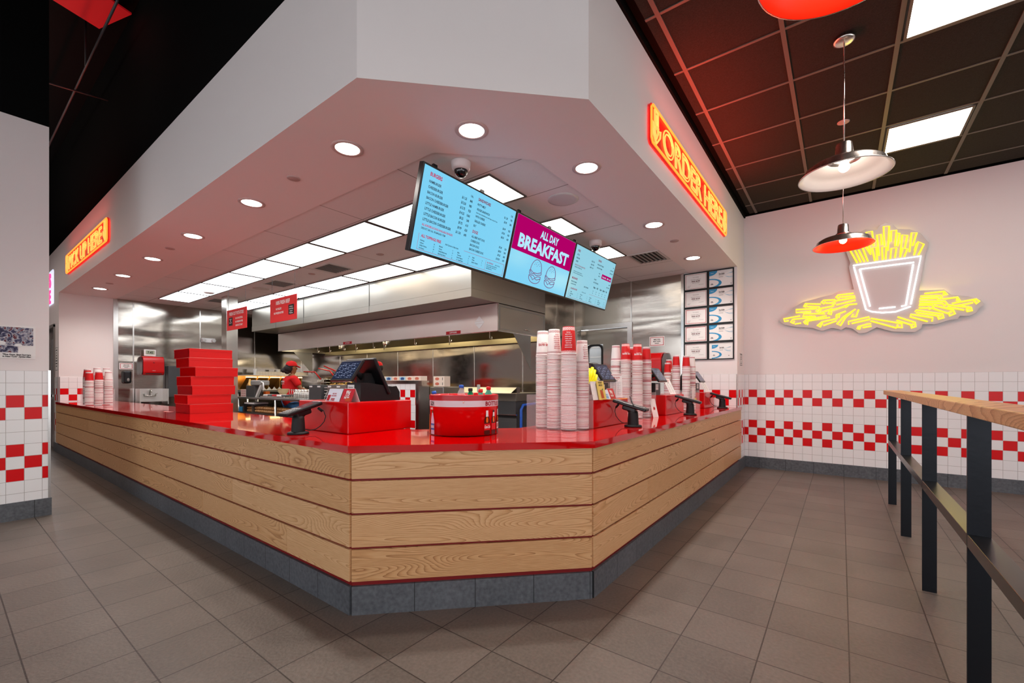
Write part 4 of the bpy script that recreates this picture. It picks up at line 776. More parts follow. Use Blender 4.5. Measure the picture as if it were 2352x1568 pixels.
o = m.build('paper_cups', [mat('cup_white', '#ebe6e3', .55), mat('cup_stripe_red', '#a8101c', .55), mat('cup_stripe_pink', '#cf9aa0', .55), mat('cup_body_red', '#cf0a10', .5)])
tag(o, 'remaining nested paper cups in the far racks and at the far left counter end', 'cups', None, 'stuff')
# ------------------------------------------------------------------ bottle tub
TX, TY, TR = -2.069, 2.199, .232
tb = thing('bottle_tub', 'round red tub of bottled drinks with a white GO! BOTTLES band', 'bottle tub', (TX, TY, .9305))
MB().lathe([(TR-.012, .008), (TR, .004), (TR, .214), (TR-.0005, .262), (TR-.004, .266), (TR-.012, .262), (TR-.012, .012), (.0001, .012)], 72, close=False).build('tub_body', mat('tub_red', '#cc0306', .18), tb)
MB().lathe([(TR+.0008, .188), (TR+.0008, .228)], 72, close=False).build('white_band', mat('band_white', '#dcd6dc', .35), tb)
MB().lathe([(TR+.003, .232), (TR+.003, .262)], 72, close=False).build('rim_band', mat('rim_red', '#b3061a', .3), tb)
th = math.atan2(-TY, -TX)
rf = lambda z: TR+.0018
m = MB(); T(m, 'GO!', None, 0, .194, .028, al='R', fx=curved(0, rf, th-math.radians(57)), bold=.02, sx=.85); T(m, 'BOTTLES', None, 0, .194, .028, fx=curved(0, rf, th+math.radians(36)), bold=.03, mi=1, sx=1.0)
T(m, 'GUYS', None, 0, .168, .013, al='R', fx=curved(0, rf, th-math.radians(60)), bold=.05, mi=2)
def tubot(dth, s_, glass, lab, cap_, neck=None, txt=None, tm=2):
    f = curved(0, rf, th+math.radians(dth))
    def pg(P_, mi, d=0.0):
        n = len(P_); m.add([f((a*s_, .006+b*s_, d)) for a, b in P_]+[f((-a*s_, .006+b*s_, d)) for a, b in P_], [(i, i+1, n+i+1, n+i) for i in range(n-1)], mi)
    pg([(.021, 0), (.023, .01), (.021, .03), (.022, .062)], glass, .0003); pg([(.022, .062), (.0215, .08), (.012, .112), (.009, .125)], glass, .0003)
    pg([(.0225, .026), (.0225, .064)], lab, .0008); pg([(.0085, .125), (.0085, .14)], cap_, .0006); pg([(.0095, .104), (.0085, .128)], neck if neck is not None else glass, .0008)
    pg([(.007, .07), (.009, .085), (.006, .1)], 8, .0009) if glass == 7 else None
    if txt: T(m, txt, None, 0, .006+.038*s_, .017*s_, al='C', fx=curved(0, rf, th+math.radians(dth)), w=.044*s_, mi=tm, off=.0022, shear=.2 if 'Coca' in txt else 0, bold=.04)
tubot(39.5, 1.12, 7, 0+3, 2, 2, 'Coca-Cola'); tubot(56, 1.12, 7, 3, 4, 2); tubot(74, 1.15, 7, 2, 2, 2, 'DIET', 1); tubot(-62, 1.1, 5, 6, 9, None, 'DASANI'); tubot(-80, 1.0, 8, 8, 4)
m.build('tub_print', [M_print, mat('tub_letters_red', '#9c1226', .5), M_white, mat('label_red', '#d4101a', .3), M_print, mat('pale_bottle', '#d6c6dc', .3), mat('label_blue', '#2368b4', .4), mat('cola_brown', '#4a1108', .2), mat('cola_highlight', '#e0701c', .3), mat('cap_olive', '#5d5a2c', .5)], tb)
MB().lathe([(.0001, 0), (.006, 0), (.005, .002), (.0001, .003)], 12, 0, Matrix.Translation((TR*math.cos(th-.02), TR*math.sin(th-.02), .219)) @ Matrix.Rotation(th, 4, 'Z') @ Matrix.Rotation(PI/2, 4, 'Y'), close=False).build('rivet', M_chrome, tb)
def bottle(dx, dy, ztop, tilt, gl, capm, label, liq=None):
    """neck-up bottle in the tub; dx to the right, dy away as the customer sees it"""
    a = math.radians(37); x = TX+dx*math.cos(a)-dy*math.sin(a); y = TY+dx*math.sin(a)+dy*math.cos(a)
    t = thing('drink_bottle', label, 'bottle', (x, y, .945)); h = ztop-.945; t.rotation_euler = (tilt[0], tilt[1], 0)
    MB().lathe([(.0001, .0), (.026, .001), (.03, .008), (.029, h-.10), (.03, h-.085), (.024, h-.05), (.014, h-.03), (.012, h-.018)], 20, close=False).build('bottle_body', gl, t)
    MB().lathe([(.014, h-.021), (.0155, h-.019), (.015, h-.001), (.0001, h)], 20, close=False).build('cap', capm, t)
bottle(-.01, -.08, 1.26, (0, 0), M_glass, M_blue, 'clear water bottle with blue cap standing in the tub')
bottle(.045, -.02, 1.238, (0, 0), M_green, M_blk, 'green bottle with black cap in the middle of the tub')
bottle(.118, -.05, 1.235, (.12, .10), M_lgreen, M_redpl, 'pale green bottle with red cap, left one of the leaning pair')
bottle(.16, .0, 1.252, (.1, .12), M_lgreen, M_redpl, 'pale green bottle with red cap, right one of the leaning pair')
bottle(-.155, -.02, 1.222, (.15, -.1), M_clear, M_blue, 'bottle with blue cap low at the left edge of the tub')
bottle(-.10, .06, 1.20, (0, 0), mat('cola_bottle', '#35100a', .1), M_redpl, 'dark cola bottle low in the back of the tub'); bottle(.075, .07, 1.205, (0, 0), mat('cola_bottle', '#35100a', .1), M_redpl, 'dark cola bottle behind the green bottle in the tub')
# ------------------------------------------------------------------ red cartons stacked on the counter
bt = ['lowest of the stack', 'second from the bottom', 'third from the bottom', 'fourth from the bottom', 'fifth from the bottom', 'second from the top', 'top of the stack']
for i, (dx, dy, a) in enumerate(((0, 0, 0), (-.02, -.01, -.02), (0, .02, .01), (.0, .01, 0), (.02, .04, .02), (.0, .0, -.03), (-.02, -.005, .02))):
    t = thing('carton', 'flat glossy red cardboard box on the left counter, '+bt[i], 'box', (-6.01+dx, 1.935+dy, .9308+i*.1045), a, 'red cardboard boxes stacked on the left counter')
    w_, l_, h_ = .235, .215, .103
    MB().prism([(-w_, -l_), (w_, -l_), (w_+(.004 if i == 2 else 0), l_), (-w_, l_)], 0, h_-.005, 0).build('tray', M_box, t)
    MB().bbox(-w_-.002, w_+.002, -l_-.002, l_+.002, h_-.03, h_, .0015).build('lid', M_box, t)
    MB().quad((-w_+.01, -l_-.003, .004), (w_-.008, -l_-.003, .004), (w_-.006, -l_-.003, h_-.006), (-w_+.012, -l_-.003, h_-.006)).build('end_flap', M_boxs if i in (0, 2, 6) else M_redbox, t)
    MB().tube([(w_+.0025, -l_, h_), (w_+.0025, l_, h_)], .0012, 4).tube([(-w_, -l_-.0025, h_), (w_, -l_-.0025, h_)], .0014, 4).build('cut_edge', M_kraft, t)
tag(MB().prism([(0, 0), (.2, .03), (.22, -.02), (.05, -.03)], 0, .002).build('loose_flap', M_kraft, loc=(-6.55, 1.70, .931)), 'pinkish loose paper strip lying left of the red cartons', 'paper')
# ------------------------------------------------------------------ table cards, leaflets
def tentcard(x, y, z, rz, w_, h_, m0, label, lines=(), ink=M_rprint, pic=None, depth=.05):
    t = thing('table_card', label, 'table card', (x, y, z), rz)
    F = frame((-w_/2, -depth, .0), (1, 0, 0), (0, depth, h_)); L = math.hypot(depth, h_)
    MB().box(0, w_, 0, L, -.0012, 0, 0, F).build('front_leaf', m0, t)
    MB().box(0, w_, 0, L, -.0012, 0, 0, frame((w_/2, depth, .0), (-1, 0, 0), (0, -depth, h_))).build('back_leaf', M_white, t)
    m = MB()
    for k, (s_, v, hh) in enumerate(lines): T(m, s_, F, w_/2, v*L, hh, al='C', w=w_*.85, bold=.03)
    if pic:
        for P_, mi in pic: m.add([(a*w_, b*L, .001+.0004*mi) for a, b in P_], [tuple(range(len(P_)))], mi, F)
    m.build('print', [ink, mat('sauce_orange', '#c2481a', .5), M_green], t); return t
tentcard(-2.82, 1.703, 1.1445, 0, .17, .088, mat('leaflet_white', '#d8d9e6', .5), 'leaflet card on the near red box, showing cups and the word FREE', (('FREE', .05, .02), ('MIX YOUR', .56, .009), ('OWN DRINK', .40, .009)), M_rprint, [([(.05, .05), (.25, .05), (.27, .5), (.05, .5)], 0)], .035)
# the red 99c leaflet next to it
t = tentcard(-2.66, 1.703, 1.1445, 0, .13, .09, mat('leaflet_red', '#c2142a', .5), 'red 99 cent offer leaflet on the near red box in front of the register', (('99\u00a2', .55, .03), ('ADD CHEESE', .44, .007), ('WOW', .22, .018)), M_white, [([(.45, .04), (.9, .04), (.93, .2), (.8, .3), (.5, .27)], 1)], .035)
tentcard(-1.50, 3.01, 1.1445, PI/2, .11, .14, M_white, 'white tent card beside the front cup stacks', (), M_rprint, None, .03)
tentcard(-1.49, 3.10, 1.1445, PI/2, .13, .145, M_yel2, 'yellow tent card with an orange drink on the red box', (('HOLIDAY', .86, .013), ('APPLE PIE', .72, .013)), M_print, [([(.35, .08), (.7, .08), (.66, .5), (.32, .52)], 1), ([(.5, .5), (.66, .48), (.75, .62)], 2)], .03)
tentcard(-1.50, 3.215, 1.1445, PI/2, .10, .075, mat('leaflet_white', '#d8d9e6', .5), 'pale leaflet between the yellow card and the red leaflet', (('FREE', .1, .018), ('REFILLS', .4, .012)), M_blue2, None, .03)
tentcard(-1.51, 3.33, 1.1445, PI/2, .12, .085, mat('leaflet_red', '#c2142a', .5), 'red leaflet leaning on the red box beside the yellow card', (('99\u00a2', .5, .03), ('WOW', .2, .016)), M_white, None, .03)
def menu_card(x, y, z, rz, lean, label):
    t = thing('menu_card', label, 'menu card', (x, y, z), rz, 'paper menus in clear stands'); F = frame((-.055, 0, .004), (1, 0, 0), (0, lean, 1))
    MB().box(0, .11, 0, .205, -.003, 0, 0, F).build('sheet', M_paper, t); MB().bbox(-.06, .06, -.03, .05, 0, .004, .001).build('stand', M_clear, t)
    m = MB(); T(m, 'FIVE GUYS', F, .055, .165, .013, al='C', bold=.03, mi=1); T(m, 'BURGERS and FRIES', F, .055, .155, .005, al='C', mi=1); T(m, 'MENU', F, .055, .14, .009, al='C', bold=.04)
    for k in range(14):
        for c_ in (.012, .062): R(m, F, c_, .02+k*.0085, c_+random.choice((.02, .028, .024)), .0215+k*.0085); R(m, F, c_+.031, .02+k*.0085, c_+.037, .0215+k*.0085)
    for k in range(10): R(m, F, .008+.0098*k, .19, .0125+.0098*k, .195, 1); R(m, F, .0125+.0098*k, .195, .017+.0098*k, .2, 1)
    m.build('print', [M_print, M_rprint], t)
menu_card(-1.56, 3.58, 1.1445, PI/4, .06, 'white printed menu card upright on the red box behind the nearest order reader')
menu_card(-1.52, 5.06, 1.1445, PI/2-.3, .55, 'white menu card leaning back on the middle red box')
menu_card(-1.52, 6.66, 1.1445, PI/2-.3, .55, 'white menu card leaning back on the farthest red box')
tentcard(-1.515, 4.345, .9305, PI/2-.2, .10, .185, M_white, 'small white tent card with a faint drawing standing on the countertop', (), M_rprint, [([(.35, .42), (.6, .4), (.7, .5), (.5, .58), (.35, .52)], 0)], .045)
t = thing('gift_card_stand', 'small stand of cards behind the middle card reader', 'card stand', (-1.42, 5.62, .9305))
MB().box(-.04, .04, -.05, .05, 0, .1).box(-.04, -.034, -.05, .05, .1, .3).build('stand', M_clear, t); MB().box(-.03, -.026, -.045, .045, .14, .29).build('card', M_white, t); MB().box(.0, .004, -.045, .02, .1, .16).build('card', M_yel2, t)
t = thing('fries_ornament', 'bright yellow fries shaped ornament behind the front cup stacks', 'ornament', (-1.60, 3.17, 1.1445)); F = FX((0, 0, 0))
m = MB()
for a, b, c, d in ((-.09, .12, -.03, .24), (-.06, .11, .03, .25), (-.02, .11, .07, .23), (.02, .1, .1, .19), (-.1, .09, .06, .13), (-.08, .15, -.09, .2), (.05, .09, .12, .14)): m.tube([(0, a, b), (.012, (a+c)/2, (b+d)/2+.01), (0, c, d)], .013, 8)
m.build('fries', M_yel, t); MB().prism([(-.09, 0), (.09, 0), (.11, .12), (-.11, .12)], -.02, .02, 0, F).build('cup', M_blk2, t)
# ------------------------------------------------------------------ wall fittings
def towel(x, y, z, F0, label, w_=.33, h_=.36, d_=.22):
    t = thing('towel_dispenser', label, 'towel dispenser', (x, y, z), 0, 'red paper towel dispensers'); F = F0((0, 0, 0))
    P_ = [(0, 0), (d_*.8, 0), (d_, h_*.12), (d_, h_*.78), (d_*.86, h_*.95), (d_*.6, h_), (0, h_)]
    Mx = F @ Matrix(((0, 0, 1, 0), (0, 1, 0, 0), (1, 0, 0, 0), (0, 0, 0, 1)))
    MB().prism(rnd(P_, .03), .01, w_-.01, 0, Mx).build('cover', M_redpl, t)
    MB().prism(rnd([(0, .01), (d_*.72, .01), (d_*.9, h_*.14), (d_*.9, h_*.76), (d_*.55, h_-.012), (0, h_-.012)], .03), -.004, .0095, 0, Mx).prism(rnd([(0, .01), (d_*.72, .01), (d_*.9, h_*.14), (d_*.9, h_*.76), (d_*.55, h_-.012), (0, h_-.012)], .03), w_-.0095, w_+.004, 0, Mx).build('side_panel', mat('smoky_maroon', '#3c1418', .3), t)
    MB().box(.05, w_-.05, .02, .035, d_*.8, d_*.97, 0, F).build('paper_slot', M_blk2, t)
    m = MB(); m.lathe([(.0001, 0), (.013, 0), (.012, .003), (.0001, .003)], 16, 0, F @ Matrix.Translation((w_/2, h_*.66, d_)), close=False); m.build('lock', mat('lock_red', '#8c1018', .3, .5), t)
    m = MB(); T(m, 'enMotion', F @ Matrix.Translation((0, 0, d_)), w_/2, h_*.22, .012, al='C', bold=.02); m.build('lettering', M_lgrey, t); return t
towel(-11.5, 2.56, 1.44, FX, 'red paper towel dispenser on the steel wall above the hand sink', .36, .385)
towel(-2.50, 6.95, 1.31, FY, 'red paper towel dispenser on the steel wall at right, behind the stacked cups', .31, .44, .26)
t = thing('soap_dispenser', 'black soap dispenser on the steel wall left of the hand sink', 'soap dispenser', (-11.5, 2.35, 1.27)); F = FX((0, 0, 0))
MB().bbox(-.065, .065, 0, .25, .002, .10, .03, 0, F).build('shell', M_blk, t)
MB().lathe([(.0001, 0), (.02, 0), (.02, .004), (.0001, .004)], 16, 0, F @ Matrix.Translation((.01, .07, .10)) @ Matrix.Diagonal((1, 1.7, 1, 1)), close=False).build('sight_window', M_grey, t)
t = thing('wall_clock', 'small digital thermometer clock on top of the left red towel dispenser', 'clock', (-11.40, 2.60, 1.83)); t.rotation_euler.z = .1
F = FX((0, 0, 0)); MB().bbox(0, .2, 0, .135, 0, .03, .008, 0, F).build('case', M_white, t); MB().box(.025, .175, .035, .115, .03, .032, 0, F).build('display', mat('lcd', '#a9b09a', .3), t)
m = MB(); T(m, '7:45', F @ Matrix.Translation((0, 0, .032)), .10, .05, .05, al='C', bold=.02); m.build('digits', M_print, t)
t = thing('emergency_light', 'white twin head emergency light on the left steel wall', 'emergency light', (-11.5, 3.63, 2.19)); F = FX((0, 0, 0))
MB().bbox(0, .27, 0, .1, .001, .06, .01, 0, F).build('housing', M_white, t)
for u in (.04, .23): MB().lathe([(.001, 0), (.04, .0), (.04, .03), (.032, .035), (.0001, .03)], 20, 0, F @ Matrix.Translation((u, .05, .06)), close=False).build('lamp_head', M_lgrey, t)
# hand sink
t = thing('hand_sink', 'wall mounted stainless hand sink with faucet on the left steel wall', 'sink', (-11.5, 2.45, .86))
MB().box(0, .02, .03, .5, .0, .30).box(.0, .36, .03, .045, -.02, .30).box(0, .36, .485, .5, -.02, .30).box(.30, .36, .045, .485, .04, .06).box(.02, .06, .045, .485, .04, .06).box(.06, .30, .045, .08, .04, .06).box(.06, .30, .45, .485, .04, .06).build('deck', mat('sink_steel', '#dad8d4', .3, .7), t)
MB().lathe([(.12, .055), (.115, .0), (.09, -.07), (.02, -.085), (.0001, -.085)], 28, 0, Matrix.Translation((.18, .265, 0)) @ Matrix.Diagonal((1, 1.4, 1, 1)), close=False).build('bowl', M_steelD, t)
f_ = MB().tube([(.05, .265, .15), (.05, .265, .25), (.08, .265, .28), (.14, .265, .27), (.16, .265, .22)], .012, 10).tube([(.05, .17, .15), (.05, .36, .15)], .014, 8).build('faucet', M_chrome, t)
for v in (.17, .36): MB().tube([(.05, v, .15), (.05, v, .19), (.09, v+(.02 if v > .2 else -.02), .2)], .009, 8).build('tap_handle', M_chrome, f_)
tag(MB().bbox(0, .16, 0, .32, 0, .66, .01).build('wall_box', M_dkgrey, loc=(-11.49, 2.99, .98)), 'dark grey steel cabinet panel on the wall beside the red cartons', 'wall box')
# ================================================================== KITCHEN
w = struct(MB().box(-11.5, -4.02, 6.26, 6.95, 0, 2.95).build('wall_backsplash', M_steel))
joints(w, FY((0, 6.26, 0)), (-10.21, -9.065, -7.92, -6.776, -5.63, -4.487), 0, 2.04, .018)
XL, XR, YF, YH, YB = -10.76, -4.01, 4.40, 4.98, 6.255
t = thing('hood_bulkhead', 'long satin steel enclosure above the cooking hood reaching the ceiling', 'hood enclosure', (XR, YF, 2.45))
MB().box(XL-XR, 0, 0, .02, .115, .497).box(-.02, 0, .02, YB-YF, .115, .497).box(XL-XR, XL-XR+.02, .02, YB-YF, .115, .497).build('upper_panel', M_steel2, t)
MB().box(XL-XR-.004, .004, -.004, .02, 0, .112).box(-.018, .004, .02, YB-YF, 0, .112).box(XL-XR-.004, XL-XR+.018, .02, YB-YF, 0, .112).build('lower_band', M_steel2, t)
MB().box(XL-XR+.02, -.02, .02, .585, .004, .012).build('underside', M_steelD, t)
MB().box(XL-XR, 0, -.012, .0, .475, .492).build('top_trim', M_tin, t)
m = MB()
for u in (-2.3, -4.45, -5.6): m.box(u, u+.004, -.006, 0, 0, .475)
m.build('seam', M_dkgrey, t)
_hm = steel_mat('hood_front_steel', '#e0d7d1', .32, .45, (1.3, 1, .25)); _hm.node_tree.nodes['Principled BSDF'].inputs['Metallic'].default_value = .6
t = thing('extractor_hood', 'long stainless extractor hood over the cooking line with warm lights inside', 'extractor hood', (XR, YH, 2.04)); D_ = YB-YH; L_ = XL-XR
MB().box(L_, -.002, 0, .02, 0, .406).build('front_panel', _hm, t)
MB().box(-.02, 0, .02, D_, 0, .406).build('end_panel', M_steel2, t); MB().box(L_, L_+.02, .02, D_, 0, .406).build('end_panel', M_steel2, t)
MB().box(L_, 0, .02, D_, .398, .406).build('top_panel', M_steelD, t)
Mx = Matrix(((0, 0, 1, 0), (1, 0, 0, 0), (0, 1, 0, 0), (0, 0, 0, 1)))
for x in (-.004, L_+.004): MB().prism([(.37, 0), (D_-.43, 0), (D_-.43, -.54)], x-.003, x+.003, 0, Mx).build('end_skirt', M_steelD, t)
MB().box(-.008, .002, -.004, D_*.985, -.006, .006).box(-.006, .004, -.004, .012, 0, .405).box(L_, 0, -.004, .01, -.006, .006).build('edge_trim', M_steel3, t)
MB().add([(L_+.02, .25, .30), (-.02, .25, .30), (-.02, D_-.05, .02), (L_+.02, D_-.05, .02)], [(0, 1, 2, 3)]).box(L_+.02, -.02, D_-.1, D_-.02, -.06, .03).build('grease_filter', mat('amber_lit_steel', '#8f8568', .3, .9), t)
M_ = MB()
for i in range(60): u = L_+.1+i*(-L_-.2)/60; M_.box(u, u+.045, .03, .04, .0, .02)
M_.build('slot_strip', M_blk2, t)
for x in (-1.0, -2.6, -4.2, -5.8):
    MB().bbox(x-.25, x+.25, .45, .55, .19, .235, .01).build('hood_light', M_glow, t)
    l = bpy.data.lights.new('hood_lamp', 'AREA'); l.shape = 'RECTANGLE'; l.size = 1.2; l.size_y = .2; l.energy = 14; l.color = (1, .86, .6)
    o = bpy.data.objects.new('lamp', l); COL.objects.link(o); o.parent = t; o.location = (x, .5, .18)
for i, x in enumerate((-.45, -1.35, -2.25, -3.15, -3.5, -4.1, -4.55, -5.1, -5.6)):
    MB().tube([(x, .35, .2), (x, .35, -.06-.05*(i % 2))], .008, 6).tube([(x, .35, -.05), (x+.05, .35, -.07), (x+.05, .35, -.03)], .006, 6).build('nozzle', M_steel3, t)
MB().tube([(-.5, .35, .06), (-5.6, .35, .06)], .01, 8).build('suppression_pipe', M_steel3, t)
for x in (-3.4, -5.0): MB().bbox(x, x+.12, .5, .6, .0, .08, .02).tube([(x+.06, .55, .02), (x+.2, .55, .1), (x+.15, .55, .18)], .02, 8).build('lamp_bracket', M_steel3, t)
F = FY((0, -.0015, 0)); m = MB(); q = m
MB().box(-.45, -.27, .135, .165, 0, .003, 0, F).prism([(-.44, .172), (-.28, .172), (-.36, .245)], 0, .003, 0, F).prism([(-.44, .128), (-.36, .055), (-.28, .128)], 0, .003, 0, F).build('diamond_sticker', M_white, t)
MB().box(-1.07, -.75, -.003, -.001, .01, .06).build('maker_badge', M_rprint, t); MB().box(-4.0, -3.7, -.003, -.001, .01, .06).build('maker_badge', M_rprint, t)
m = MB(); T(m, 'CAPTIVEAIRE', FY((0, -.0035, 0)), -.91, .023, .024, al='C', w=.28); T(m, 'CAPTIVEAIRE', FY((0, -.0035, 0)), -3.85, .023, .024, al='C', w=.26); m.build('lettering', M_white, t)
MB().box(0, .006, .03, .05, .03, .38).box(0, .006, D_-.05, D_-.03, .03, .38).box(0, .006, .05, D_-.05, .36, .38).box(0, .006, .05, D_-.05, .03, .04).build('end_frame', M_tin, t)
MB().tube([(.004, .66, .075), (.02, .66, .075), (.02, .80, .075), (.004, .80, .075)], .008, 6).build('end_handle', M_chrome, t)
# knee wall with checker tiles
w = struct(MB().box(-6.6, -4.985, 4.33, 4.50, 0, 1.262).build('wall_knee', M_wall))
MB().box(-6.6, -5.04, 4.32, 4.33, 0, 1.262).build('wall_tile', T_knee, w)
MB().box(-6.62, -4.975, 4.312, 4.52, 1.262, 1.31).box(-5.04, -4.975, 4.312, 4.33, 0, 1.262).box(-4.985, -4.975, 4.33, 4.52, 0, 1.262).build('steel_cap', M_steel, w)
snack = None
for i in range(9):
    x = -6.5+.168*i; t = thing('snack_box', 'small printed carton in the row on the tiled knee wall, '+('first', 'second', 'third', 'fourth', 'fifth', 'sixth', 'seventh', 'eighth', 'ninth')[i]+' from the left', 'carton', (x, 4.42, 1.3105), 0, 'printed cartons on the knee wall')
    MB().bbox(0, .16, -.05, .08, 0, .068, .003).build('carton', mat('carton_cream', '#ecd9c8', .6), t); cc = i in (1, 2, 4, 6)
    m = MB(); F = FY((0, -.0505, 0)); 
    if cc: R(m, F, .01, .008, .15, .06, 1)
    m.add([(.08+.045*math.cos(k*PI/8), .032+.02*math.sin(k*PI/8), .0015) for k in range(16)], [tuple(range(16))], 0 if not cc else 2, F); R(m, F, .04, .012, .12, .018, 2 if cc else 0, .0012)
    m.build('print', [mat('carton_orange', '#d0705a', .6), mat('carton_blue', '#a5cfe6', .6), mat('carton_navy', '#2c4f8a', .6)], t)
t = thing('snack_box', 'larger cream printed carton at the right end of the knee wall', 'carton', (-4.965, 4.60, 1.222))
MB().box(0, .235, 0, .12, 0, .155).build('carton', MATS['carton_cream'], t); m = MB(); F = FY((0, -.0005, 0))
for v in (.04, .115):
    m.add([(.08+.045*math.cos(k*PI/8), v+.022*math.sin(k*PI/8), .001) for k in range(16)], [tuple(range(16))], 0, F); R(m, F, .19, v-.02, .2, v+.02, 1)
m.build('print', [MATS['carton_orange'], M_print], t)
tag(MB().bbox(-5.0, -4.7, 4.55, 5.0, 0, 1.215, .01).build('steel_cabinet', M_steelD), 'steel cabinet behind the right end of the knee wall', 'cabinet')
# cooking range behind the tub
t = thing('griddle_range', 'grey steel griddle range with pale front ledge under the hood, behind the bottle tub', 'range', (-4.66, 5.4, 0))
MB().box(-.72, .66, 0, .84, .10, .99).build('body', M_dkgrey, t); MB().bbox(-.74, .67, -.005, .84, .99, 1.115, .006).build('griddle_front', mat('sooty_steel', '#77736a', .5, .6, bump=(40, .3)), t)
MB().add([(-.74, -.12, 1.12), (.66, -.12, 1.12), (.67, .02, 1.205), (-.74, .02, 1.205)], [(0, 1, 2, 3)]).box(-.74, .67, -.12, .02, 1.112, 1.12).build('front_ledge', mat('cream_steel', '#d9d2b8', .35, .3), t)
MB().box(-.72, .67, .02, .10, 1.12, 1.21).build('splash_guard', M_steelD, t); MB().bbox(-.02, .03, -.13, -.10, 1.13, 1.25, .006).build('scraper_holder', M_lgrey, t)
MB().box(-.72, .69, -.03, 0, .775, .79).build('handle_rail', M_steel3, t); MB().box(-.72, .68, -.012, .0, .74, .775).build('reveal', M_blk2, t)
m = MB()
for i in range(8):
    for j in range(3): m.box(.28+.10*j, .35+.10*j, -.006, 0, .45+.03*i, .462+.03*i)
m.box(-.7, .68, -.004, 0, .12, .73); m.build('vent_panel', mat('panel_grey', '#5a5a5b', .5, .4), t)
t = tag(MB().tube([(-3.90, 5.9, .95), (-3.93, 5.5, .93), (-3.93, 5.45, .86), (-3.92, 5.43, .4), (-3.92, 5.43, .02)], .022, 10).build('gas_hose', M_blue), 'blue gas hose hanging beside the griddle range', 'hose')
tag(MB().bbox(-3.93, -3.3, 6.25, 6.9, 0, 1.24, .03).build('steel_cabinet', M_steel), 'dark shiny steel cabinet between the range and the swing door', 'cabinet')
# work table with shelf
t = thing('work_table', 'stainless work table with open under-shelf behind the left counter', 'table', (-8.0, 3.7, 0))
MB().bbox(-2.0, 2.2, 0, .5, .965, 1.0, .006).build('tabletop', M_steelD, t)
for x in (-1.93, -.12, 1.5): 
    for y in (.012, .46): MB().cyl(x, y, 0, .965, .022, 12).build('leg', M_steel3, t)
MB().box(-1.95, 2.1, .036, .43, .68, .70).build('shelf', M_steelD, t); MB().box(-1.95, 2.1, .036, .43, .28, .30).build('shelf', M_steelD, t)
for i in range(7):
    x = -9.45+.36*i
    t = thing('bread_bag', 'clear bag of brown buns on the table shelf, '+('farthest left', 'second', 'third', 'fourth', 'fifth', 'sixth', 'seventh, farthest right')[i], 'bread', (x, 3.74, .7005), 0, 'bags of buns on the table shelf')
    m = MB()
    for a in range(4):
        for b in range(2):
            for c_ in range(2): m.ball(.045+.082*a, .06+.1*c_, .034+.058*b, .045, 0, 1, 1.1, .72, 10)
    m.build('buns', M_bun, t)
t = thing('serving_tray', 'black tray standing on the left of the table shelf', 'tray', (-9.3, 3.72, .845)); MB().box(-.25, .35, 0, .3, 0, .015).prism([(-.25, 0), (-.05, 0), (-.12, -.06)], 0, .01, 0, FY((0, .02, .0))).build('tray', M_blk2, t); MB().box(-.2, .25, .02, .28, .02, .05).build('papers', M_white, t)
MB().box(-.24, -.22, .01, .29, -.144, 0).box(.16, .18, .01, .29, -.144, 0).build('bracket', M_tin, t)
tag(MB().bbox(-9.74, -9.58, 3.73, 3.85, .702, .80, .005).build('milk_carton', M_blue2), 'small blue and white carton at the left end of the table shelf', 'carton')
# things on the table
t = thing('foil_dispenser', 'grey wrap dispenser with slanted arm on the work table', 'dispenser', (-9.36, 3.82, 1.0))
MB().bbox(-.19, .19, -.03, .12, 0, .225, .008).build('body', M_dkgrey, t); MB().bbox(.0, .42, -.03, .16, .23, .325, .02).build('head', M_grey, t)
MB().prism([(.19, .0), (.25, .0), (.47, .235), (.40, .235)], -.02, .02, 0, FY((0, 0, 0))).build('arm', M_lgrey, t); MB().tube([(.40, 0, .30), (.50, 0, .28), (.52, 0, .2), (.49, 0, .14)], .012, 8).build('crank', M_white, t)
t = thing('wrapper_stack', 'stack of red and white printed wrappers left of the grey dispenser', 'wrappers', (-9.70, 3.80, 1.0)); MB().box(-.12, .12, 0, .25, 0, .145).build('wrappers', mat('wrapper_pink', '#e6cfc8', .7), t)
m = MB(); F = FY((-.12, -.0008, 0))
for i in range(6):
    for j in range(3): R(m, F, .015+.037*i, .015+.045*j, .035+.037*i, .035+.045*j, 0)
m.build('print', M_rprint, t)
t = thing('wrapper_stack', 'printed wrappers on top of the dispenser', 'wrappers', (-9.30, 3.84, 1.226)); MB().bbox(-.17, -.01, 0, .15, 0, .105, .02).build('wrappers', MATS['wrapper_pink'], t)
tag(MB().box(-.045, .045, 0, .08, 0, .11).build('sauce_bottle', M_orange, loc=(-9.10, 3.95, 1.0)), 'orange sauce bottle beside the slanted dispenser arm', 'bottle')
t = thing('prep_tray', 'flat pans of wrapped food lying on the work table', 'pan', (-8.65, 3.78, 1.0)); MB().bbox(-.25, .7, 0, .3, 0, .03, .008).build('pan', M_steel3, t)
for i in range(5): MB().bbox(-.2+.18*i, -.06+.18*i, .03, .2, .03, .06, .012).build('packet', (M_lgrey, M_green, M_rprint, M_white, M_dkgrey)[i] if i != 1 else M_dkgrey, t)
t = thing('bowl', 'small stack of food baskets on the work table', 'bowl', (-8.55, 4.05, 1.035)); MB().lathe([(.04, 0), (.10, .09), (.095, .09), (.037, .004), (.0001, .004)], 20, close=False).lathe([(.05, .04), (.11, .13), (.105, .13), (.047, .05)], 20, close=False).build('basket', mat('straw', '#b4a37c', .7), t)
t = thing('wire_basket', 'wire basket of glass shakers on the work table in front of the cook', 'basket', (-7.43, 3.76, 1.0)); m = MB()
for z in (.005, .08, .155): m.tube([(-.28, 0, z), (.28, 0, z), (.28, .2, z), (-.28, .2, z)], .004, 5, closed=True)
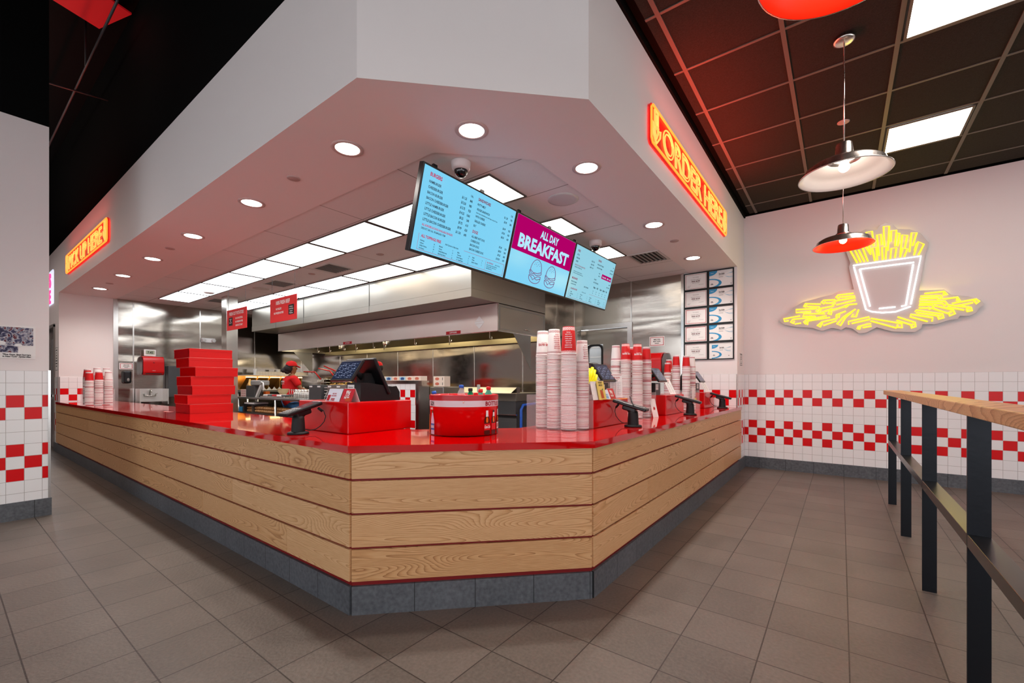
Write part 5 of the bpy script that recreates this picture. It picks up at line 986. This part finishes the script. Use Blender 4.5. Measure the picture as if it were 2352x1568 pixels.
for i in range(9): m.tube([(-.28+.07*i, 0, .005), (-.28+.07*i, 0, .165)], .003, 5)
m.build('wire_frame', M_steel3, t)
for i in range(5): 
    s_ = MB().lathe([(.0001, .01), (.04, .01), (.042, .1), (.03, .12), (.0001, .12)], 14, 0, Matrix.Translation((-.22+.11*i, .09, 0)), close=False).build('shaker', mat('shaker_glass', '#dcdad4', .1, spec=.8), t)
    MB().lathe([(.031, .12), (.03, .16), (.0001, .165)], 14, 0, Matrix.Translation((-.22+.11*i, .09, 0)), close=False).build('shaker_lid', M_steel3, s_)
for x, nn in ((-6.94, 'left'), (-6.37, 'right')):
    t = thing('order_holder', 'upright steel panel with small white tags behind the red box, '+nn+' one', 'steel bin', (x, 3.80, 1.0), 0, 'steel bins on the work table')
    MB().bbox(-.19, .19, 0, .22, 0, .245, .004).build('bin', M_dkgrey if nn == 'left' else mat('brown_grey_steel', '#7d7471', .4, .4), t)
    m = MB(); m.box(-.17, -.08, -.003, 0, .205, .228).box(.08, .17, -.003, 0, .205, .228).build('tag', M_white, t)
t = thing('ticket_rack', 'small pale wire rack between the two steel bins', 'rack', (-6.66, 3.85, 1.0)); m = MB()
for z in (.0, .05, .1, .15, .19): m.box(-.08, .08, 0, .15, z, z+.012)
m.tube([(-.07, -.004, .01), (.07, -.004, .19)], .01, 6).build('rack', M_lgrey, t)
# warming station on the left wall
t = thing('warming_station', 'steel warming station with amber heat lamps and perforated shelf by the left wall', 'food warmer', (-11.45, 4.32, 0))
MB().bbox(0, .58, 0, 1.5, 1.06, 1.12, .006).box(0, .5, .02, 1.48, .2, .24).build('counter', M_steelD, t)
for x in (.05, .53):
    for y in (.05, 1.45): MB().cyl(x, y, 0, 1.06, .022, 10).build('leg', M_steel3, t)
MB().box(.0, .06, 0, 1.5, 1.12, 1.45).build('back_panel', M_amber, t); MB().box(0, .5, 0, 1.5, 1.45, 1.465).build('top_shelf', M_steel3, t)
for i in range(5):
    y = .06+.27*i
    MB().add([(.06, y, 1.13), (.06, y+.20, 1.13), (.46, y+.20, 1.42), (.46, y, 1.42)], [(0, 1, 2, 3)]).box(.06, .46, y+.2, y+.212, 1.13, 1.4).build('heated_bin', M_amber, t); MB().box(.40, .50, y, y+.2, 1.405, 1.425).build('heat_lamp', M_glow, t)
m = MB()
for i in range(11): y = .1+.12*i; m.add([(.56, y, 1.12), (.56, y+.10, 1.12), (.56, y+.05, 1.19)], [(0, 1, 2)]).box(.54, .558, y, y+.1, 1.12, 1.13)
m.build('bag_row', M_lgrey, t)
M_perf = mat('perforated_steel', '#e8dccb', .5); G = NG(M_perf); x_, y_, z_ = G.sep(G.coord()); hole = G.M('MULTIPLY', G.line(y_, 0, .035, .015), G.line(z_, 0, .02, .009)); G.base(G.mix(hole, lin('#e8dccb'), lin('#5b5148')))
MB().box(.48, .5, .25, 1.5, 1.465, 1.55).build('perforated_guard', M_perf, t)
for i, y in enumerate((.33, .86, 1.1, 1.25)):
    c_ = thing('plastic_cup', 'clear plastic cup on the warming station, '+('leftmost', 'second', 'third', 'rightmost')[i], 'cup', (-11.2, 4.32+y, 1.4655), 0, 'plastic cups on the warming station')
    MB().lathe([(.04, 0), (.05, .15), (.047, .15), (.037, .004), (.0001, .004)], 16, close=False).build('cup', mat('cup_clear', '#d6d4d0', .15), c_)
# fryer with baskets
t = thing('fryer', 'steel fryer heaped with golden fries and red handled baskets, under the hood', 'fryer', (-8.6, 5.1, 0))
MB().bbox(-.9, 2.0, 0, .9, .1, 1.20, .01).build('body', M_steelD, t)
m = MB()
for i in range(260):
    x = random.uniform(-.5, 1.6); y = random.uniform(.1, .6); z = 1.21+random.uniform(0, .09)*(1-abs(x-.5)/1.4); a = random.uniform(0, PI); m.tube([(x, y, z), (x+.05*math.cos(a), y+.05*math.sin(a), z+random.uniform(-.01, .02))], .008, 4)
o = m.build('fries', M_fries, t); o['kind'] = 'stuff'
for i, (x, y, z) in enumerate(((-.65, .1, 1.22), (-.3, .25, 1.24), (.1, .15, 1.23))):
    b = MB()
    for k in range(5): b.tube([(x-.12+.06*k, y, z), (x-.12+.06*k, y, z+.14), ], .004, 5)
    for q_ in (0, .07, .14): b.tube([(x-.12, y, z+q_), (x+.12, y, z+q_), (x+.12, y+.3, z+q_), (x-.12, y+.3, z+q_)], .004, 5, closed=True)
    b = b.build('fry_basket', M_steel3, t); MB().tube([(x, y, z+.14), (x-.06, y-.1, z+.30), (x-.35, y-.2, z+.31+.05*i)], .014, 8).build('basket_handle', M_redpl, b)
# ------------------------------------------------------------------ people
def skin(name, nodes, edges, mat_, parent, sub=2, root=0):
    me = bpy.data.meshes.new(name); me.from_pydata([n[0] for n in nodes], edges, []); o = bpy.data.objects.new(name, me); COL.objects.link(o); o.parent = parent
    md = o.modifiers.new('Skin', 'SKIN'); md.use_smooth_shade = True
    for i, n in enumerate(nodes):
        sv = me.skin_vertices[0].data[i]; r_ = n[1]; sv.radius = (r_, r_) if not isinstance(r_, tuple) else r_; sv.use_root = (i == root)
    s_ = o.modifiers.new('Sub', 'SUBSURF'); s_.levels = sub; s_.render_levels = sub; me.materials.append(mat_); return o
def person(loc, face, label, arms, H_=1.62, hair_long=True, text=True):
    t = thing('person', label, 'person', loc, face); k = H_/1.62; N = []; E_ = []
    def nd(p, r_, par=None):
        N.append((tuple(c*k for c in p), r_ if not isinstance(r_, tuple) else r_)); 
        if par is not None: E_.append((par, len(N)-1))
        return len(N)-1
    pel = nd((0, 0, .93), (.12, .15)); sp = nd((0, 0, 1.1), (.10, .13), pel); ch = nd((.01, 0, 1.28), (.11, .16), sp); nb = nd((0, 0, 1.40), (.06, .09), ch); nk = nd((.015, 0, 1.46), .05, nb)
    jw = nd((.035, 0, 1.52), (.072, .065), nk); hd = nd((.02, 0, 1.60), (.092, .076), jw); ht = nd((.01, 0, 1.655), (.07, .06), hd)
    for s_ in (-1, 1):
        hp = nd((0, s_*.085, .86), .095, pel); kn = nd((.03, s_*.10, .48), .06, hp); an = nd((-.01, s_*.10, .09), .042, kn); nd((.13, s_*.11, .045), (.035, .045), an)
        A = arms[0 if s_ < 0 else 1]; sh = nd((0, s_*.17, 1.365), .055, nb); el = nd(A[0], .042, sh); wr = nd(A[1], .028, el); d = Vector(A[1])-Vector(A[0]); d.normalize()
        side = d.cross(Vector((0, 0, 1))).normalized(); pm = Vector(A[1])+d*.045; pi_ = nd(tuple(pm), (.018, .036), wr)
        for f_ in range(4):
            o_ = side*(-.03+.02*f_); a1 = nd(tuple(pm+d*.04+o_), .010, pi_); a2 = nd(tuple(pm+d*(.065+.006*(1.5-abs(f_-1.5)))+o_+Vector((0, 0, -.012))), .009, a1); nd(tuple(pm+d*(.08+.012*(1.5-abs(f_-1.5)))+o_+Vector((0, 0, -.032))), .008, a2)
        t1 = nd(tuple(pm+side*(-s_*.035)-d*.01), .011, pi_); nd(tuple(pm+side*(-s_*.05)+d*.03+Vector((0, 0, -.01))), .009, t1)
    body = skin('body', N, E_, M_skin, t)
    n = MB().ball(.097*k, 0, 1.57*k, .017, 0, 1.2, .8, 1.3, 10).ball(.085*k, 0, 1.532*k, .015, 0, .8, 1.8, .5, 10).build('nose', M_skin, t)
    for s_ in (-1, 1):
        MB().ball(.080*k, s_*.03*k, 1.60*k, .008, 0, .6, 1.2, .8, 8).build('eye', mat('eye_dark', '#20140f', .2), t); MB().ball(.01*k, s_*.078*k, 1.585*k, .024, 0, .8, .4, 1.3, 10).build('ear', M_skin, t)
    hb = MB().ball(-.02*k, 0, 1.61*k, .098*k, 0, 1, .88, .95)
    if hair_long: hb.ball(-.06*k, .0, 1.565*k, .085*k, 0, 1.15, .95, .9).ball(-.11*k, .01, 1.545*k, .062*k, 0, 1.3, .9, .8, 12, Matrix.Rotation(.0, 4, 'Y')).ball(-.15*k, .0, 1.525*k, .045*k, 0, 1.2, .9, .9).ball(-.08*k, .0, 1.51*k, .06*k, 0, 1, .9, .9)
    hb.build('hair', M_hair, t)
    cp = MB().lathe([(.106*k, 1.625*k), (.107*k, 1.65*k), (.096*k, 1.69*k), (.07*k, 1.715*k), (.03*k, 1.727*k), (.0001, 1.729*k)], 28, 0, Matrix.Diagonal((1, .9, 1, 1)), close=False).ball(0, 0, 1.73*k, .008)
    P_ = [(.07+.10*math.sin(i*PI/10), -.08*math.cos(i*PI/10)) for i in range(11)]
    cp.prism([(a*k, b*k) for a, b in P_], 1.622*k, 1.632*k, 0, Matrix.Translation((.08*k, 0, 1.63*k)) @ Matrix.Rotation(.38, 4, 'Y') @ Matrix.Translation((-.07*k, 0, -1.627*k)))
    cp = cp.build('cap', M_cloth, t); m = MB(); T(m, '5', FX((.108*k, 0, 1.64*k)), 0, 0, .035, al='C', bold=.05); m.build('cap_badge', M_white, cp)
    S = [((0, 0, .76*k), (.18, .21)), ((-.01, 0, 1.08*k), (.155, .18)), ((-.01, 0, 1.28*k), (.15, .19)), ((0, 0, 1.40*k), (.085, .12)), ((0, 0, 1.43*k), .065)]; SE = [(0, 1), (1, 2), (2, 3), (3, 4)]
    for s_ in (-1, 1):
        A = arms[0 if s_ < 0 else 1]; b = len(S); S.append(((0, s_*.175*k, 1.37*k), .078)); e_ = Vector((0, s_*.175*k, 1.37*k)).lerp(Vector(A[0])*k, .75); S.append((tuple(e_), .068)); SE += [(3, b), (b, b+1)]
    shirt = skin('shirt', S, SE, M_cloth, t)
    L_ = [((0, 0, .93*k), (.135, .165))]; LE = []
    for s_ in (-1, 1): b = len(L_); L_ += [((0, s_*.09*k, .84*k), .115), ((.03*k, s_*.1*k, .48*k), .08), ((-.01*k, s_*.1*k, .10*k), .062)]; LE += [(0, b), (b, b+1), (b+1, b+2)]
    skin('trousers', L_, LE, M_pants if not hair_long else mat('blue_denim', '#2f5f92', .8), t)
    for s_ in (-1, 1): MB().bbox(-.08*k, .20*k, (s_*.105-.05)*k, (s_*.105+.05)*k, 0, .09*k, .03).build('shoe', M_blk2, t)
    if text:
        m = MB(); F = frame((-.165*k, 0, 1.29*k), (0, -1, 0), (0, 0, 1)); T(m, 'COOKING', F, 0, 0, .035, al='C', bold=.03, w=.2); T(m, 'fresh since 1986', F, 0, -.04, .02, al='C', bold=.03, w=.16); m.build('shirt_print', M_white, shirt)
    return t
person((-8.98, 4.42, 0), math.radians(82), 'cook in red T-shirt and red cap with dark hair, turned away, reaching forward', (((.10, -.25, 1.15), (.33, -.24, 1.09)), ((.1, .24, 1.13), (.3, .16, 1.04))), 1.62)
person((-6.62, 4.78, 0), math.radians(200), 'worker in red cap and red shirt half hidden behind the near register', (((.05, -.25, 1.12), (.25, -.2, 1.0)), ((.05, .25, 1.12), (.25, .2, 1.0))), 1.56, False, False)
t = thing('supply_bin', 'red plastic bins standing on the floor behind the work table', 'bin', (-8.6, 5.0-.35, 0)); MB().bbox(-.15, .15, -.1, .1, 0, .82, .02).build('bin', M_redpl, t)
tag(MB().lathe([(.05, 0), (.06, .12), (.03, .17), (.02, .24), (.0001, .25)], 14, close=False).build('oil_jug', M_amber, loc=(-10.93, 4.42, 1.121)), 'amber bottle stack beside the steel column', 'jug')
